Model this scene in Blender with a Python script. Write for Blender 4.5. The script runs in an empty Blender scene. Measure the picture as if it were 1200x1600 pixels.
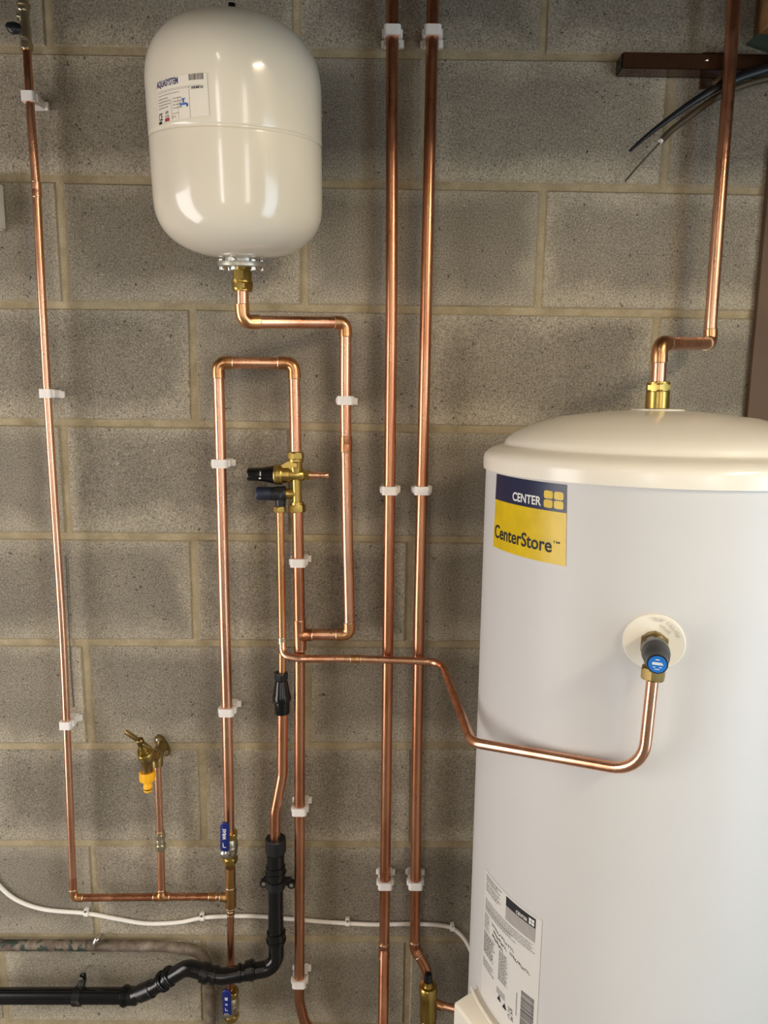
import bpy, math, random
from mathutils import Vector, Matrix
random.seed(7)
scene = bpy.context.scene
COL = scene.collection

# ------------------------------------------------------------------ camera
CAM = Vector((0.600994931, -1.36620143, 1.61209059))
PITCH, ROLL, YAW, FPX = 1.42034248, 0.0123444035, -0.00838691104, 1075.25266
ROT = Matrix.Rotation(YAW, 3, 'Z') @ Matrix.Rotation(PITCH, 3, 'X') @ Matrix.Rotation(ROLL, 3, 'Z')
cam_data = bpy.data.cameras.new('camera')
cam = bpy.data.objects.new('camera', cam_data)
cam.matrix_world = Matrix.Translation(CAM) @ ROT.to_4x4()
cam_data.sensor_fit = 'VERTICAL'
cam_data.sensor_height = 24.0
cam_data.lens = 24.0 * FPX / 1600.0
cam_data.clip_start = 0.02
COL.objects.link(cam)
scene.camera = cam

# ------------------------------------------------------------------ world, exposure, large lights
scene.view_settings.view_transform = 'Standard'
scene.view_settings.look = 'None'
scene.view_settings.exposure = 0.0
scene.view_settings.gamma = 1.0
scene.view_settings.use_curve_mapping = False
world = bpy.data.worlds.new('world')
scene.world = world
world.use_nodes = True
world.node_tree.nodes['Background'].inputs[0].default_value = (0.62, 0.72, 0.9, 1)
world.node_tree.nodes['Background'].inputs[1].default_value = 0.35


def area(name, loc, target, sx, sy, power, col):
    l = bpy.data.lights.new(name, 'AREA')
    l.shape = 'RECTANGLE'
    l.size, l.size_y = sx, sy
    l.energy = power
    l.color = col
    o = bpy.data.objects.new(name, l)
    o.location = loc
    d = Vector(target) - Vector(loc)
    o.rotation_euler = d.to_track_quat('-Z', 'Y').to_euler()
    COL.objects.link(o)
    return o


# daylight coming in through the open doorway of the side wall
area('doorway_daylight', (2.22, -1.62, 1.12), (1.2, -1.62, 1.12), 0.86, 1.86, 27.0, (0.70, 0.86, 1.0))
# daylight through the doorway of the opposite side wall
area('side_door_daylight', (-1.32, -1.02, 1.02), (0.0, -1.02, 1.02), 0.86, 1.96, 35.0, (1.0, 0.95, 0.92))
# daylight through the window of the wall behind the camera
area('window_daylight', (-0.20, -3.28, 1.62), (-0.20, 0.0, 1.62), 0.20, 1.36, 8.0, (1.0, 0.96, 0.93))
area('window_daylight', (1.62, -3.28, 1.62), (1.62, 0.0, 1.62), 0.34, 1.36, 8.0, (1.0, 0.96, 0.90))

# ------------------------------------------------------------------ helpers


def lin(h):
    h = h.lstrip('#')
    r = []
    for i in (0, 2, 4):
        c = int(h[i:i + 2], 16) / 255
        r.append(c / 12.92 if c <= 0.04045 else ((c + 0.055) / 1.055) ** 2.4)
    return (*r, 1.0)


def ray(u, v):
    return (ROT @ Vector(((u - 600) / FPX, -(v - 800) / FPX, -1.0)))


def at(u, v, d):
    """world point seen at photo pixel (u, v) that stands d metres out from the block wall"""
    r = ray(u, v)
    t = (-d - CAM.y) / r.y
    return CAM + r * t


def basis(axis):
    a = axis.normalized()
    ref = Vector((0, -1, 0)) if abs(a.y) < 0.9 else Vector((1, 0, 0))
    x = ref.cross(a).normalized()
    y = a.cross(x).normalized()
    return x, y, a


def mesh_obj(name, verts, faces, mat, parent=None, smooth=40, mats=None):
    verts = [Vector(v) for v in verts]
    lo = Vector((min(v.x for v in verts), min(v.y for v in verts), min(v.z for v in verts)))
    hi = Vector((max(v.x for v in verts), max(v.y for v in verts), max(v.z for v in verts)))
    c = (lo + hi) / 2
    me = bpy.data.meshes.new(name)
    me.from_pydata([v - c for v in verts], [], faces)
    me.update()
    if smooth:
        me.polygons.foreach_set('use_smooth', [True] * len(me.polygons))
        me.set_sharp_from_angle(angle=math.radians(smooth))
    me.materials.append(mat)
    o = bpy.data.objects.new(name, me)
    o.location = c
    COL.objects.link(o)
    if parent is not None:
        attach(o, parent)
    return o


WORLD = {}


def attach(o, parent):
    o.parent = parent
    pl = WORLD.get(parent.name)
    if pl is None:
        pl = parent.location.copy()
        p = parent.parent
        # children keep world coordinates, so a parent's own location is its world location
    o.matrix_parent_inverse = Matrix.Translation(-pl) if parent.parent is None else (
        (parent.parent.matrix_basis @ parent.matrix_parent_inverse @ parent.matrix_basis).inverted())


def thing(name, label, cat, loc, group=None):
    o = bpy.data.objects.new(name, None)
    o.empty_display_size = 0.03
    o.location = loc
    COL.objects.link(o)
    o['label'] = label
    o['category'] = cat
    if group:
        o['group'] = group
    return o


def tag(o, label, cat, group=None):
    o['label'] = label
    o['category'] = cat
    if group:
        o['group'] = group
    return o


class MB:
    """collects vertices and faces of one mesh"""

    def __init__(self):
        self.v, self.f = [], []

    def add(self, vs, fs):
        n = len(self.v)
        self.v += [Vector(p) for p in vs]
        self.f += [tuple(i + n for i in f) for f in fs]
        return self

    def build(self, name, mat, parent=None, smooth=40):
        smooth = 16 if 'nut' in name.split('_') and smooth == 40 else smooth
        return mesh_obj(name, self.v, self.f, mat, parent, smooth)

    def box(self, c, sx, sy, sz, X=Vector((1, 0, 0)), Y=Vector((0, 1, 0)), Z=Vector((0, 0, 1)), bev=0.0):
        c = Vector(c)
        if bev <= 0:
            vs = [c + X * (sx / 2 * i) + Y * (sy / 2 * j) + Z * (sz / 2 * k) for i in (-1, 1) for j in (-1, 1) for k in (-1, 1)]
            fs = [(0, 1, 3, 2), (4, 6, 7, 5), (0, 4, 5, 1), (2, 3, 7, 6), (0, 2, 6, 4), (1, 5, 7, 3)]
            return self.add(vs, fs)
        # chamfered box: three inset quads per corner
        h = (sx / 2, sy / 2, sz / 2)
        idx = {}
        vs = []
        for i in (-1, 1):
            for j in (-1, 1):
                for k in (-1, 1):
                    for ax in range(3):
                        q = [i * (h[0] - bev), j * (h[1] - bev), k * (h[2] - bev)]
                        q[ax] = (i, j, k)[ax] * h[ax]
                        idx[(i, j, k, ax)] = len(vs)
                        vs.append(c + X * q[0] + Y * q[1] + Z * q[2])
        fs = []
        I = lambda i, j, k, a: idx[(i, j, k, a)]
        for s in (-1, 1):
            fs.append((I(s, -1, -1, 0), I(s, 1, -1, 0), I(s, 1, 1, 0), I(s, -1, 1, 0)))
            fs.append((I(-1, s, -1, 1), I(1, s, -1, 1), I(1, s, 1, 1), I(-1, s, 1, 1)))
            fs.append((I(-1, -1, s, 2), I(1, -1, s, 2), I(1, 1, s, 2), I(-1, 1, s, 2)))
            for t in (-1, 1):
                fs.append((I(s, t, -1, 0), I(s, t, 1, 0), I(s, t, 1, 1), I(s, t, -1, 1)))
                fs.append((I(s, -1, t, 0), I(s, 1, t, 0), I(s, 1, t, 2), I(s, -1, t, 2)))
                fs.append((I(-1, s, t, 1), I(1, s, t, 1), I(1, s, t, 2), I(-1, s, t, 2)))
        for i in (-1, 1):
            for j in (-1, 1):
                for k in (-1, 1):
                    fs.append((I(i, j, k, 0), I(i, j, k, 1), I(i, j, k, 2)))
        out = []
        for f in fs:
            p = [vs[q] for q in f]
            n = (p[1] - p[0]).cross(p[2] - p[0])
            m = sum(p, Vector()) / len(p) - c
            out.append(f if n.dot(m) > 0 else tuple(reversed(f)))
        return self.add(vs, out)

    def lathe(self, prof, origin, axis, seg=32, close=True, rot=0.0):
        """prof: list of (radius, height) from start to end along axis"""
        x, y, a = basis(Vector(axis))
        o = Vector(origin)
        vs, fs, rings = [], [], []
        for r, h in prof:
            if r < 1e-6:
                rings.append([len(vs)])
                vs.append(o + a * h)
            else:
                ring = []
                for i in range(seg):
                    t = 2 * math.pi * i / seg + rot
                    ring.append(len(vs))
                    vs.append(o + a * h + x * (r * math.cos(t)) + y * (r * math.sin(t)))
                rings.append(ring)
        for p, q in zip(rings[:-1], rings[1:]):
            if len(p) == 1 and len(q) == 1:
                continue
            for i in range(seg):
                j = (i + 1) % seg
                if len(p) == 1:
                    fs.append((p[0], q[j], q[i]))
                elif len(q) == 1:
                    fs.append((p[i], p[j], q[0]))
                else:
                    fs.append((p[i], p[j], q[j], q[i]))
        if close:
            if len(rings[0]) > 1:
                fs.append(tuple(reversed(rings[0])))
            if len(rings[-1]) > 1:
                fs.append(tuple(rings[-1]))
        return self.add(vs, fs)

    def hexnut(self, origin, axis, r, length, ch=None, rot=0.0):
        """six-sided nut with chamfered ends; r is the corner radius"""
        ch = ch or r * 0.12
        x, y, a = basis(Vector(axis))
        o = Vector(origin)
        seg = 24
        vs, fs, rings = [], [], []
        for h, k in ((0, 0.86), (ch, 1.0), (length - ch, 1.0), (length, 0.86)):
            ring = []
            for i in range(seg):
                t = 2 * math.pi * i / seg
                m = (t % (math.pi / 3)) - math.pi / 6
                rr = r * 0.866 / math.cos(m)
                rr = min(rr, r * 0.985)
                if k < 1:
                    rr = min(rr, r * 0.88)
                ring.append(len(vs))
                vs.append(o + a * h + x * (rr * math.cos(t + rot)) + y * (rr * math.sin(t + rot)))
            rings.append(ring)
        for p, q in zip(rings[:-1], rings[1:]):
            for i in range(seg):
                j = (i + 1) % seg
                fs.append((p[i], p[j], q[j], q[i]))
        fs.append(tuple(reversed(rings[0])))
        fs.append(tuple(rings[-1]))
        return self.add(vs, fs)

    def sweep(self, pts, rad, seg=20, cap=True, flat=None):
        """round bar along pts; rad a number or one per point; flat squeezes the section (width, thickness factors)"""
        pts = [Vector(p) for p in pts]
        n = len(pts)
        rad = rad if isinstance(rad, (list, tuple)) else [rad] * n
        tan = []
        for i in range(n):
            t = (pts[min(i + 1, n - 1)] - pts[max(i - 1, 0)])
            tan.append(t.normalized())
        x, y, _ = basis(tan[0])
        vs, fs = [], []
        for i in range(n):
            if i:
                q = tan[i - 1].rotation_difference(tan[i])
                x = q @ x
                x = (x - tan[i] * x.dot(tan[i])).normalized()
            y = tan[i].cross(x)
            for k in range(seg):
                a = 2 * math.pi * k / seg
                fx, fy = flat or (1, 1)
                vs.append(pts[i] + x * (rad[i] * fx * math.cos(a)) + y * (rad[i] * fy * math.sin(a)))
        for i in range(n - 1):
            for k in range(seg):
                j = (k + 1) % seg
                fs.append((i * seg + k, i * seg + j, (i + 1) * seg + j, (i + 1) * seg + k))
        if cap:
            fs.append(tuple(reversed(range(seg))))
            fs.append(tuple(range((n - 1) * seg, n * seg)))
        return self.add(vs, fs)


def fillet(pts, R, n=10):
    """round every inner corner of a polyline with radius R (number or one per corner)"""
    pts = [Vector(p) for p in pts]
    if len(pts) < 3:
        return pts
    Rs = R if isinstance(R, (list, tuple)) else [R] * (len(pts) - 2)
    out = [pts[0]]
    for i in range(1, len(pts) - 1):
        p, a, b = pts[i], pts[i - 1], pts[i + 1]
        da, db = (a - p), (b - p)
        la, lb = da.length, db.length
        da.normalize()
        db.normalize()
        ang = da.angle(db)
        if ang > math.pi - 0.01 or Rs[i - 1] <= 0:
            out.append(p)
            continue
        t = min(Rs[i - 1] / math.tan(ang / 2), la * 0.49, lb * 0.49)
        r = t * math.tan(ang / 2)
        bis = (da + db).normalized()
        c = p + bis * (r / math.sin(ang / 2))
        s, e = p + da * t - c, p + db * t - c
        tot = s.angle(e)
        ax = s.cross(e).normalized()
        k = max(2, int(n * tot / (math.pi / 2)) + 1)
        for j in range(k + 1):
            out.append(c + Matrix.Rotation(tot * j / k, 3, ax) @ s)
    out.append(pts[-1])
    res = [out[0]]
    for q in out[1:]:
        if (q - res[-1]).length > 1e-5:
            res.append(q)
    return res


def to_floor(p):
    return Vector((p.x, p.y, 0.002))


def smooth_path(pts, n=8):
    """Catmull-Rom through the points"""
    pts = [Vector(p) for p in pts]
    P = [pts[0] * 2 - pts[1]] + pts + [pts[-1] * 2 - pts[-2]]
    out = []
    for i in range(1, len(P) - 2):
        a, b, c, d = P[i - 1], P[i], P[i + 1], P[i + 2]
        for k in range(n):
            t = k / n
            out.append(0.5 * ((2 * b) + (c - a) * t + (2 * a - 5 * b + 4 * c - d) * t * t + (3 * b - a - 3 * c + d) * t ** 3))
    out.append(pts[-1])
    return out


# ------------------------------------------------------------------ materials


class NT:
    def __init__(self, name):
        self.m = bpy.data.materials.new(name)
        self.m.use_nodes = True
        self.t = self.m.node_tree
        self.b = self.t.nodes['Principled BSDF']

    def n(self, kind, **kw):
        nd = self.t.nodes.new(kind)
        for k, v in kw.items():
            setattr(nd, k, v)
        return nd

    def l(self, a, b):
        self.t.links.new(a, b)

    def pos(self, scale=(1, 1, 1)):
        g = self.n('ShaderNodeNewGeometry')
        mp = self.n('ShaderNodeMapping')
        mp.inputs['Scale'].default_value = scale
        self.l(g.outputs['Position'], mp.inputs['Vector'])
        return mp.outputs[0]

    def noise(self, vec, scale, detail=4, rough=0.6):
        nd = self.n('ShaderNodeTexNoise')
        nd.inputs['Scale'].default_value = scale
        nd.inputs['Detail'].default_value = detail
        nd.inputs['Roughness'].default_value = rough
        self.l(vec, nd.inputs['Vector'])
        return nd.outputs['Fac']

    def ramp(self, fac, stops):
        nd = self.n('ShaderNodeValToRGB')
        el = nd.color_ramp.elements
        while len(el) < len(stops):
            el.new(0.5)
        for e, (p, c) in zip(el, stops):
            e.position = p
            e.color = c if len(c) == 4 else (*c, 1)
        self.l(fac, nd.inputs[0])
        return nd.outputs[0]

    def mix(self, fac, a, b, mode='MIX'):
        nd = self.n('ShaderNodeMix', data_type='RGBA', blend_type=mode)
        for s, val in ((0, fac), (6, a), (7, b)):
            if hasattr(val, 'links') or hasattr(val, 'is_linked'):
                self.l(val, nd.inputs[s])
            else:
                nd.inputs[s].default_value = val
        return nd.outputs[2]

    def math(self, op, a, b=0.0, clamp=False):
        nd = self.n('ShaderNodeMath', operation=op, use_clamp=clamp)
        for s, val in ((0, a), (1, b)):
            if hasattr(val, 'is_linked'):
                self.l(val, nd.inputs[s])
            else:
                nd.inputs[s].default_value = val
        return nd.outputs[0]

    def bump(self, h, strength, dist=0.002):
        nd = self.n('ShaderNodeBump')
        nd.inputs['Strength'].default_value = strength
        nd.inputs['Distance'].default_value = dist
        self.l(h, nd.inputs['Height'])
        self.l(nd.outputs[0], self.b.inputs['Normal'])


def plain(name, hexcol, rough=0.5, metal=0.0, coat=0.0, var=0.08, vscale=30, spec=None):
    t = NT(name)
    c = lin(hexcol)
    f = t.noise(t.pos(), vscale, 3)
    dark = tuple(x * (1 - var) for x in c[:3])
    lite = tuple(min(1, x * (1 + var)) for x in c[:3])
    t.l(t.ramp(f, [(0.35, dark), (0.65, lite)]), t.b.inputs['Base Color'])
    t.b.inputs['Roughness'].default_value = rough
    t.b.inputs['Metallic'].default_value = metal
    t.b.inputs['Coat Weight'].default_value = coat
    if spec is not None:
        t.b.inputs['Specular IOR Level'].default_value = spec
    return t.m


def copper(name, bright, dark, rough=0.24, fade=0.15):
    t = NT(name)
    v = t.pos((1, 1, 0.22))
    f = t.noise(v, 20, 3, 0.5)
    c = t.ramp(f, [(0.30, lin(dark)), (0.55, lin(bright)), (0.75, lin(bright))])
    g = t.noise(t.pos(), 170, 3)
    c = t.mix(t.math('MULTIPLY', t.ramp(g, [(0.55, (0, 0, 0)), (0.75, (1, 1, 1))]), fade), c, lin(dark))
    t.l(c, t.b.inputs['Base Color'])
    t.b.inputs['Metallic'].default_value = 1.0
    r = t.ramp(t.noise(t.pos((1, 1, .4)), 60, 4), [(0.3, (rough * .9,) * 3), (0.7, (rough * 1.25,) * 3)])
    t.l(r, t.b.inputs['Roughness'])
    return t.m


def block_material():
    t = NT('concrete_block')
    p = t.pos()
    info = t.n('ShaderNodeObjectInfo')
    tc = t.n('ShaderNodeTexCoord')
    sep = t.n('ShaderNodeSeparateXYZ')
    t.l(tc.outputs['Generated'], sep.inputs[0])
    big = t.noise(p, 9, 4, 0.6)
    # pale salts at the edges of each block, damp-darkened middle, uneven outline
    dz = t.math('MULTIPLY', t.math('ABSOLUTE', t.math('SUBTRACT', sep.outputs[2], 0.54)), 2.0)
    dx = t.math('MULTIPLY', t.math('ABSOLUTE', t.math('SUBTRACT', sep.outputs[0], 0.5)), 2.0)
    e = t.math('MAXIMUM', dz, t.math('POWER', dx, 2.5))
    e = t.math('ADD', e, t.math('MULTIPLY', t.math('SUBTRACT', big, 0.5), 1.1))
    edge = t.ramp(e, [(0.55, (0, 0, 0)), (0.95, (1, 1, 1))])
    tone = t.mix(edge, lin('#8a8274'), lin('#b2a996'))
    tone = t.mix(0.35, tone, t.ramp(t.noise(p, 3.5, 3), [(0.3, lin('#6d665a')), (0.7, lin('#a79d8b'))]))
    rnd = t.ramp(info.outputs['Random'], [(0, (0.86, 0.86, 0.86)), (1, (1.1, 1.09, 1.07))])
    tone = t.mix(1.0, tone, rnd, 'MULTIPLY')
    # fine grain of the aggregate
    g1 = t.noise(p, 330, 5, 0.75)
    tone = t.mix(0.75, tone, t.ramp(g1, [(0.34, (0.22, 0.21, 0.20)), (0.5, (1, 1, 1)), (0.66, (1.8, 1.76, 1.68))]), 'MULTIPLY')
    stone = t.ramp(t.noise(p, 150, 3, 0.55), [(0.655, (0, 0, 0)), (0.70, (1, 1, 1))])
    tone = t.mix(t.math('MULTIPLY', stone, 0.55), tone, lin('#c4baa6'))
    off = t.n('ShaderNodeVectorMath', operation='ADD')
    off.inputs[1].default_value = (3.7, 1.3, 9.1)
    t.l(p, off.inputs[0])
    pit = t.ramp(t.noise(off.outputs[0], 125, 3, 0.6), [(0.665, (0, 0, 0)), (0.715, (1, 1, 1))])
    tone = t.mix(t.math('MULTIPLY', pit, 0.8), tone, lin('#2c2823'))
    # smears of mortar left along the arrises
    ex = t.math('MULTIPLY', t.math('SUBTRACT', 1.0, dx), 0.22)
    ez = t.math('MULTIPLY', t.math('SUBTRACT', 0.5, t.math('ABSOLUTE', t.math('SUBTRACT', sep.outputs[2], 0.5))), 0.213)
    em = t.math('ADD', t.math('MINIMUM', ex, ez), t.math('MULTIPLY', t.math('SUBTRACT', t.noise(p, 55, 4, 0.65), 0.5), 0.026))
    smear = t.ramp(t.math('MULTIPLY', em, 100.0), [(0.05, (1, 1, 1)), (0.55, (0, 0, 0))])
    tone = t.mix(t.math('MULTIPLY', smear, 0.7), tone, lin('#9b8c6e'))
    # whitish splashes of dried mortar
    sp = t.ramp(t.noise(p, 14, 6, 0.7), [(0.66, (0, 0, 0)), (0.74, (1, 1, 1))])
    tone = t.mix(t.math('MULTIPLY', sp, 0.45), tone, lin('#b9b0a2'))
    t.l(tone, t.b.inputs['Base Color'])
    t.b.inputs['Roughness'].default_value = 0.95
    t.b.inputs['Specular IOR Level'].default_value = 0.2
    h = t.math('SUBTRACT', t.math('ADD', g1, t.math('MULTIPLY', stone, 0.3)), t.math('MULTIPLY', pit, 0.8))
    t.bump(h, 0.55, 0.004)
    return t.m


def mortar_material():
    t = NT('sand_mortar')
    p = t.pos()
    c = t.ramp(t.noise(p, 22, 5), [(0.3, lin('#8e7f61')), (0.7, lin('#b0a182'))])
    g = t.noise(p, 300, 4, 0.7)
    c = t.mix(0.6, c, t.ramp(g, [(0.3, (0.6, 0.6, 0.6)), (0.7, (1.25, 1.25, 1.25))]), 'MULTIPLY')
    t.l(c, t.b.inputs['Base Color'])
    t.b.inputs['Roughness'].default_value = 0.95
    t.bump(g, 0.4, 0.003)
    return t.m


def emit(name, col, strength):
    t = NT(name)
    t.b.inputs['Base Color'].default_value = (*col, 1)
    t.b.inputs['Emission Color'].default_value = (*col, 1)
    t.b.inputs['Emission Strength'].default_value = strength
    return t.m


M_BLOCK, M_MORTAR = block_material(), mortar_material()
M_CU = copper('copper_bright', '#eab595', '#d3926f', 0.27)
M_CU2 = copper('copper_tarnished', '#d49875', '#b27250', 0.28)
M_CUF = copper('copper_fitting', '#dda778', '#bb8050', 0.28)
M_SOLDER = plain('solder', '#d9cdb0', 0.35, 1.0)
M_BRASS = copper('brass', '#bfa45c', '#957b3d', 0.30, 0.2)
M_OLDBRASS = copper('old_brass', '#a08a58', '#6f5d38', 0.36, 0.4)
M_BRONZE = copper('dull_bronze', '#a98050', '#7d5a34', 0.42, 0.4)
M_NICKEL = plain('nickel_plate', '#c9c0a6', 0.34, 1.0)
M_CHROME = plain('zinc_plate', '#d6d4ce', 0.22, 1.0)
M_ENAMEL = plain('white_enamel', '#d8cfbc', 0.16, coat=0.3, var=0.02, vscale=6)
M_CASE = plain('white_painted_steel', '#d2d0cd', 0.46, var=0.015, vscale=4)
M_LID = plain('white_plastic_lid', '#f2ebdb', 0.22, var=0.015, vscale=5)
M_CLIP = plain('white_nylon', '#e8e2dc', 0.45, var=0.03)
M_CABLE = plain('white_cable_sheath', '#efe9de', 0.4, var=0.03)
M_BLACK = plain('black_plastic', '#0d0d0e', 0.22, var=0.2)
M_BLACKM = plain('black_moulded_plastic', '#15161a', 0.38, var=0.2)
M_NAVY = plain('dark_blue_cap', '#1e2436', 0.4)
M_BLUE = plain('blue_vinyl', '#16246c', 0.35)
M_CAPBLUE = plain('bright_blue_cap', '#1d6fc4', 0.35)
M_YELLOW = plain('yellow_plastic', '#f5b013', 0.4)
M_WHITE = plain('white_print', '#eceae4', 0.5)
M_INK = plain('black_ink', '#17151a', 0.6)
M_GREYINK = plain('grey_ink', '#8b857c', 0.6)
M_DARKGREY = plain('dark_grey_ink', '#5c5854', 0.6)
M_NAVYINK = plain('navy_print', '#141d42', 0.35)
M_YELLOWINK = plain('yellow_print', '#dab808', 0.35)
M_SILVERINK = plain('silver_print', '#a8a29c', 0.5)
M_PAPER = plain('label_paper', '#dedad3', 0.45, var=0.01)
M_LOGOBLUE = plain('purple_blue_print', '#2b2a66', 0.5)
M_RED = plain('red_print', '#9a2226', 0.5)
M_TAPBLUE = plain('blue_print', '#1d56a8', 0.5)
M_BROWN = plain('brown_board', '#5f4834', 0.7, var=0.1, vscale=8)
M_RAIL = plain('brown_gloss_metal', '#3a2518', 0.2, coat=0.5)
M_OLIVE = plain('brown_cable_sheath', '#4a3c28', 0.5)
M_GREEN = plain('dark_green_plastic', '#232c22', 0.5)
M_TIMBER = plain('rough_timber', '#7c5a35', 0.8, var=0.2)
M_PAINT = plain('painted_wall', '#655d53', 0.9)
M_WHITEWALL = plain('white_painted_wall', '#b5aea2', 0.9)
M_CEIL = plain('ceiling_board', '#6f675a', 0.9)
M_FLOOR = plain('concrete_floor', '#6f6a62', 0.85, var=0.2, vscale=6)
M_BOXWHITE = plain('white_box_plastic', '#cfc9ba', 0.45)
M_PENCIL = plain('pencil_graphite', '#3c3a38', 0.8)


def old_pipe_material():
    t = NT('weathered_pipe')
    p = t.pos()
    c = t.ramp(t.noise(p, 30, 5, 0.7), [(0.3, lin('#4a3526')), (0.5, lin('#726456')), (0.72, lin('#968b7a'))])
    g = t.ramp(t.noise(t.pos((1, 1, 1)), 45, 4), [(0.50, (0, 0, 0)), (0.57, (1, 1, 1))])
    sx = t.n('ShaderNodeSeparateXYZ')
    t.l(p, sx.inputs[0])
    near = t.ramp(t.math('ADD', t.math('MULTIPLY', sx.outputs[0], -2.5), 0.2), [(0.05, (0, 0, 0)), (0.3, (1, 1, 1))])
    c = t.mix(t.math('MULTIPLY', g, near), c, lin('#2b3a31'))
    t.l(c, t.b.inputs['Base Color'])
    t.b.inputs['Roughness'].default_value = 0.6
    t.b.inputs['Metallic'].default_value = 0.25
    t.bump(t.noise(p, 120, 4), 0.3, 0.002)
    return t.m


M_OLD = old_pipe_material()


def dusty_black():
    t = NT('dusty_black_plastic')
    p = t.pos()
    f = t.ramp(t.noise(p, 38, 5, 0.7), [(0.55, (0, 0, 0)), (0.75, (1, 1, 1))])
    t.l(t.mix(t.math('MULTIPLY', f, 0.55), lin('#101010'), lin('#6b665f')), t.b.inputs['Base Color'])
    t.b.inputs['Roughness'].default_value = 0.28
    return t.m


M_DUSTY = dusty_black()

# ------------------------------------------------------------------ the room
XL, XR, YF, ZC = -1.35, 2.25, -3.3, 2.72


def structure(o):
    o['kind'] = 'structure'
    return o


structure(MB().box(((XL + XR) / 2, YF / 2, -0.05), XR - XL + .3, -YF + .3, 0.1).build('floor', M_FLOOR, smooth=0))
structure(MB().box(((XL + XR) / 2, YF / 2, ZC + 0.05), XR - XL + .3, -YF + .3, 0.1).build('ceiling', M_CEIL, smooth=0))
wl_ = MB()
E0, E1, ET = -1.47, -0.57, 2.04      # doorway in the opposite side wall
wl_.box((XL - 0.05, E1 / 2, ZC / 2), 0.1, -E1, ZC)
wl_.box((XL - 0.05, (YF + E0) / 2, ZC / 2), 0.1, E0 - YF, ZC)
wl_.box((XL - 0.05, (E0 + E1) / 2, (ZC + ET) / 2), 0.1, E1 - E0, ZC - ET)
structure(wl_.build('wall_left', M_PAINT, smooth=0))
wf = MB()
WZ0, WZ1 = 0.92, 2.32      # two narrow tall windows in the wall behind the camera
wx = [XL - .1, -0.31, -0.09, 1.44, 1.80, XR + .1]
for a_, b_ in ((0, 1), (2, 3), (4, 5)):
    wf.box(((wx[a_] + wx[b_]) / 2, YF - 0.05, ZC / 2), wx[b_] - wx[a_], 0.1, ZC)
for a_, b_ in ((1, 2), (3, 4)):
    wf.box(((wx[a_] + wx[b_]) / 2, YF - 0.05, WZ0 / 2), wx[b_] - wx[a_], 0.1, WZ0)
    wf.box(((wx[a_] + wx[b_]) / 2, YF - 0.05, (ZC + WZ1) / 2), wx[b_] - wx[a_], 0.1, ZC - WZ1)
structure(wf.build('wall_front', M_WHITEWALL, smooth=0))
wr = MB()
D0, D1, DT = -2.07, -1.17, 2.06      # doorway in the side wall
wr.box((XR + 0.05, (D1 + 0) / 2, ZC / 2), 0.1, -D1, ZC)
wr.box((XR + 0.05, (YF + D0) / 2, ZC / 2), 0.1, D0 - YF, ZC)
wr.box((XR + 0.05, (D0 + D1) / 2, (ZC + DT) / 2), 0.1, D1 - D0, ZC - DT)
structure(wr.build('wall_right', M_PAINT, smooth=0))

# block wall: bed joints as photographed (pixel points on the wall face), perpends per course
JOINTS = {
    1: [(150, 78.5), (540, 83), (700, 86.5), (955, 89)],
    2: [(175, 279), (540, 288), (700, 291.5), (1000, 295), (1180, 297)],
    3: [(30, 475), (200, 477.5), (560, 482), (700, 485.5), (1000, 489), (1150, 490.5)],
    4: [(30, 660), (250, 661), (580, 666.5), (700, 670), (790, 671.5)],
    5: [(30, 837), (250, 839), (560, 841), (700, 843.5)],
    6: [(30, 1004), (250, 1005), (560, 1006), (710, 1007)],
    7: [(30, 1166.5), (400, 1166.5), (540, 1165.5), (700, 1166)],
    8: [(30, 1318.5), (300, 1318), (540, 1320), (700, 1321)],
    9: [(20, 1463.5), (530, 1468), (700, 1470)],
    10: [(30, 1598), (400, 1602)],
}
zline = {}
for k, L in JOINTS.items():
    P = [at(u, v, 0) for u, v in L]
    n = len(P)
    mx = sum(p.x for p in P) / n
    mz = sum(p.z for p in P) / n
    den = sum((p.x - mx) ** 2 for p in P)
    sl = sum((p.x - mx) * (p.z - mz) for p in P) / den if den > 0 else 0
    sl = max(-0.012, min(0.012, sl))
    zline[k] = (mz - sl * mx, sl)
for k in (0, -1):
    zline[k] = (2.475 - 0.225 * k, 0.0)
zline[11] = (0.0, 0.0)


def zj(k, x):
    a, b = zline[k]
    return a + b * max(-0.3, min(1.6, x))


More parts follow.
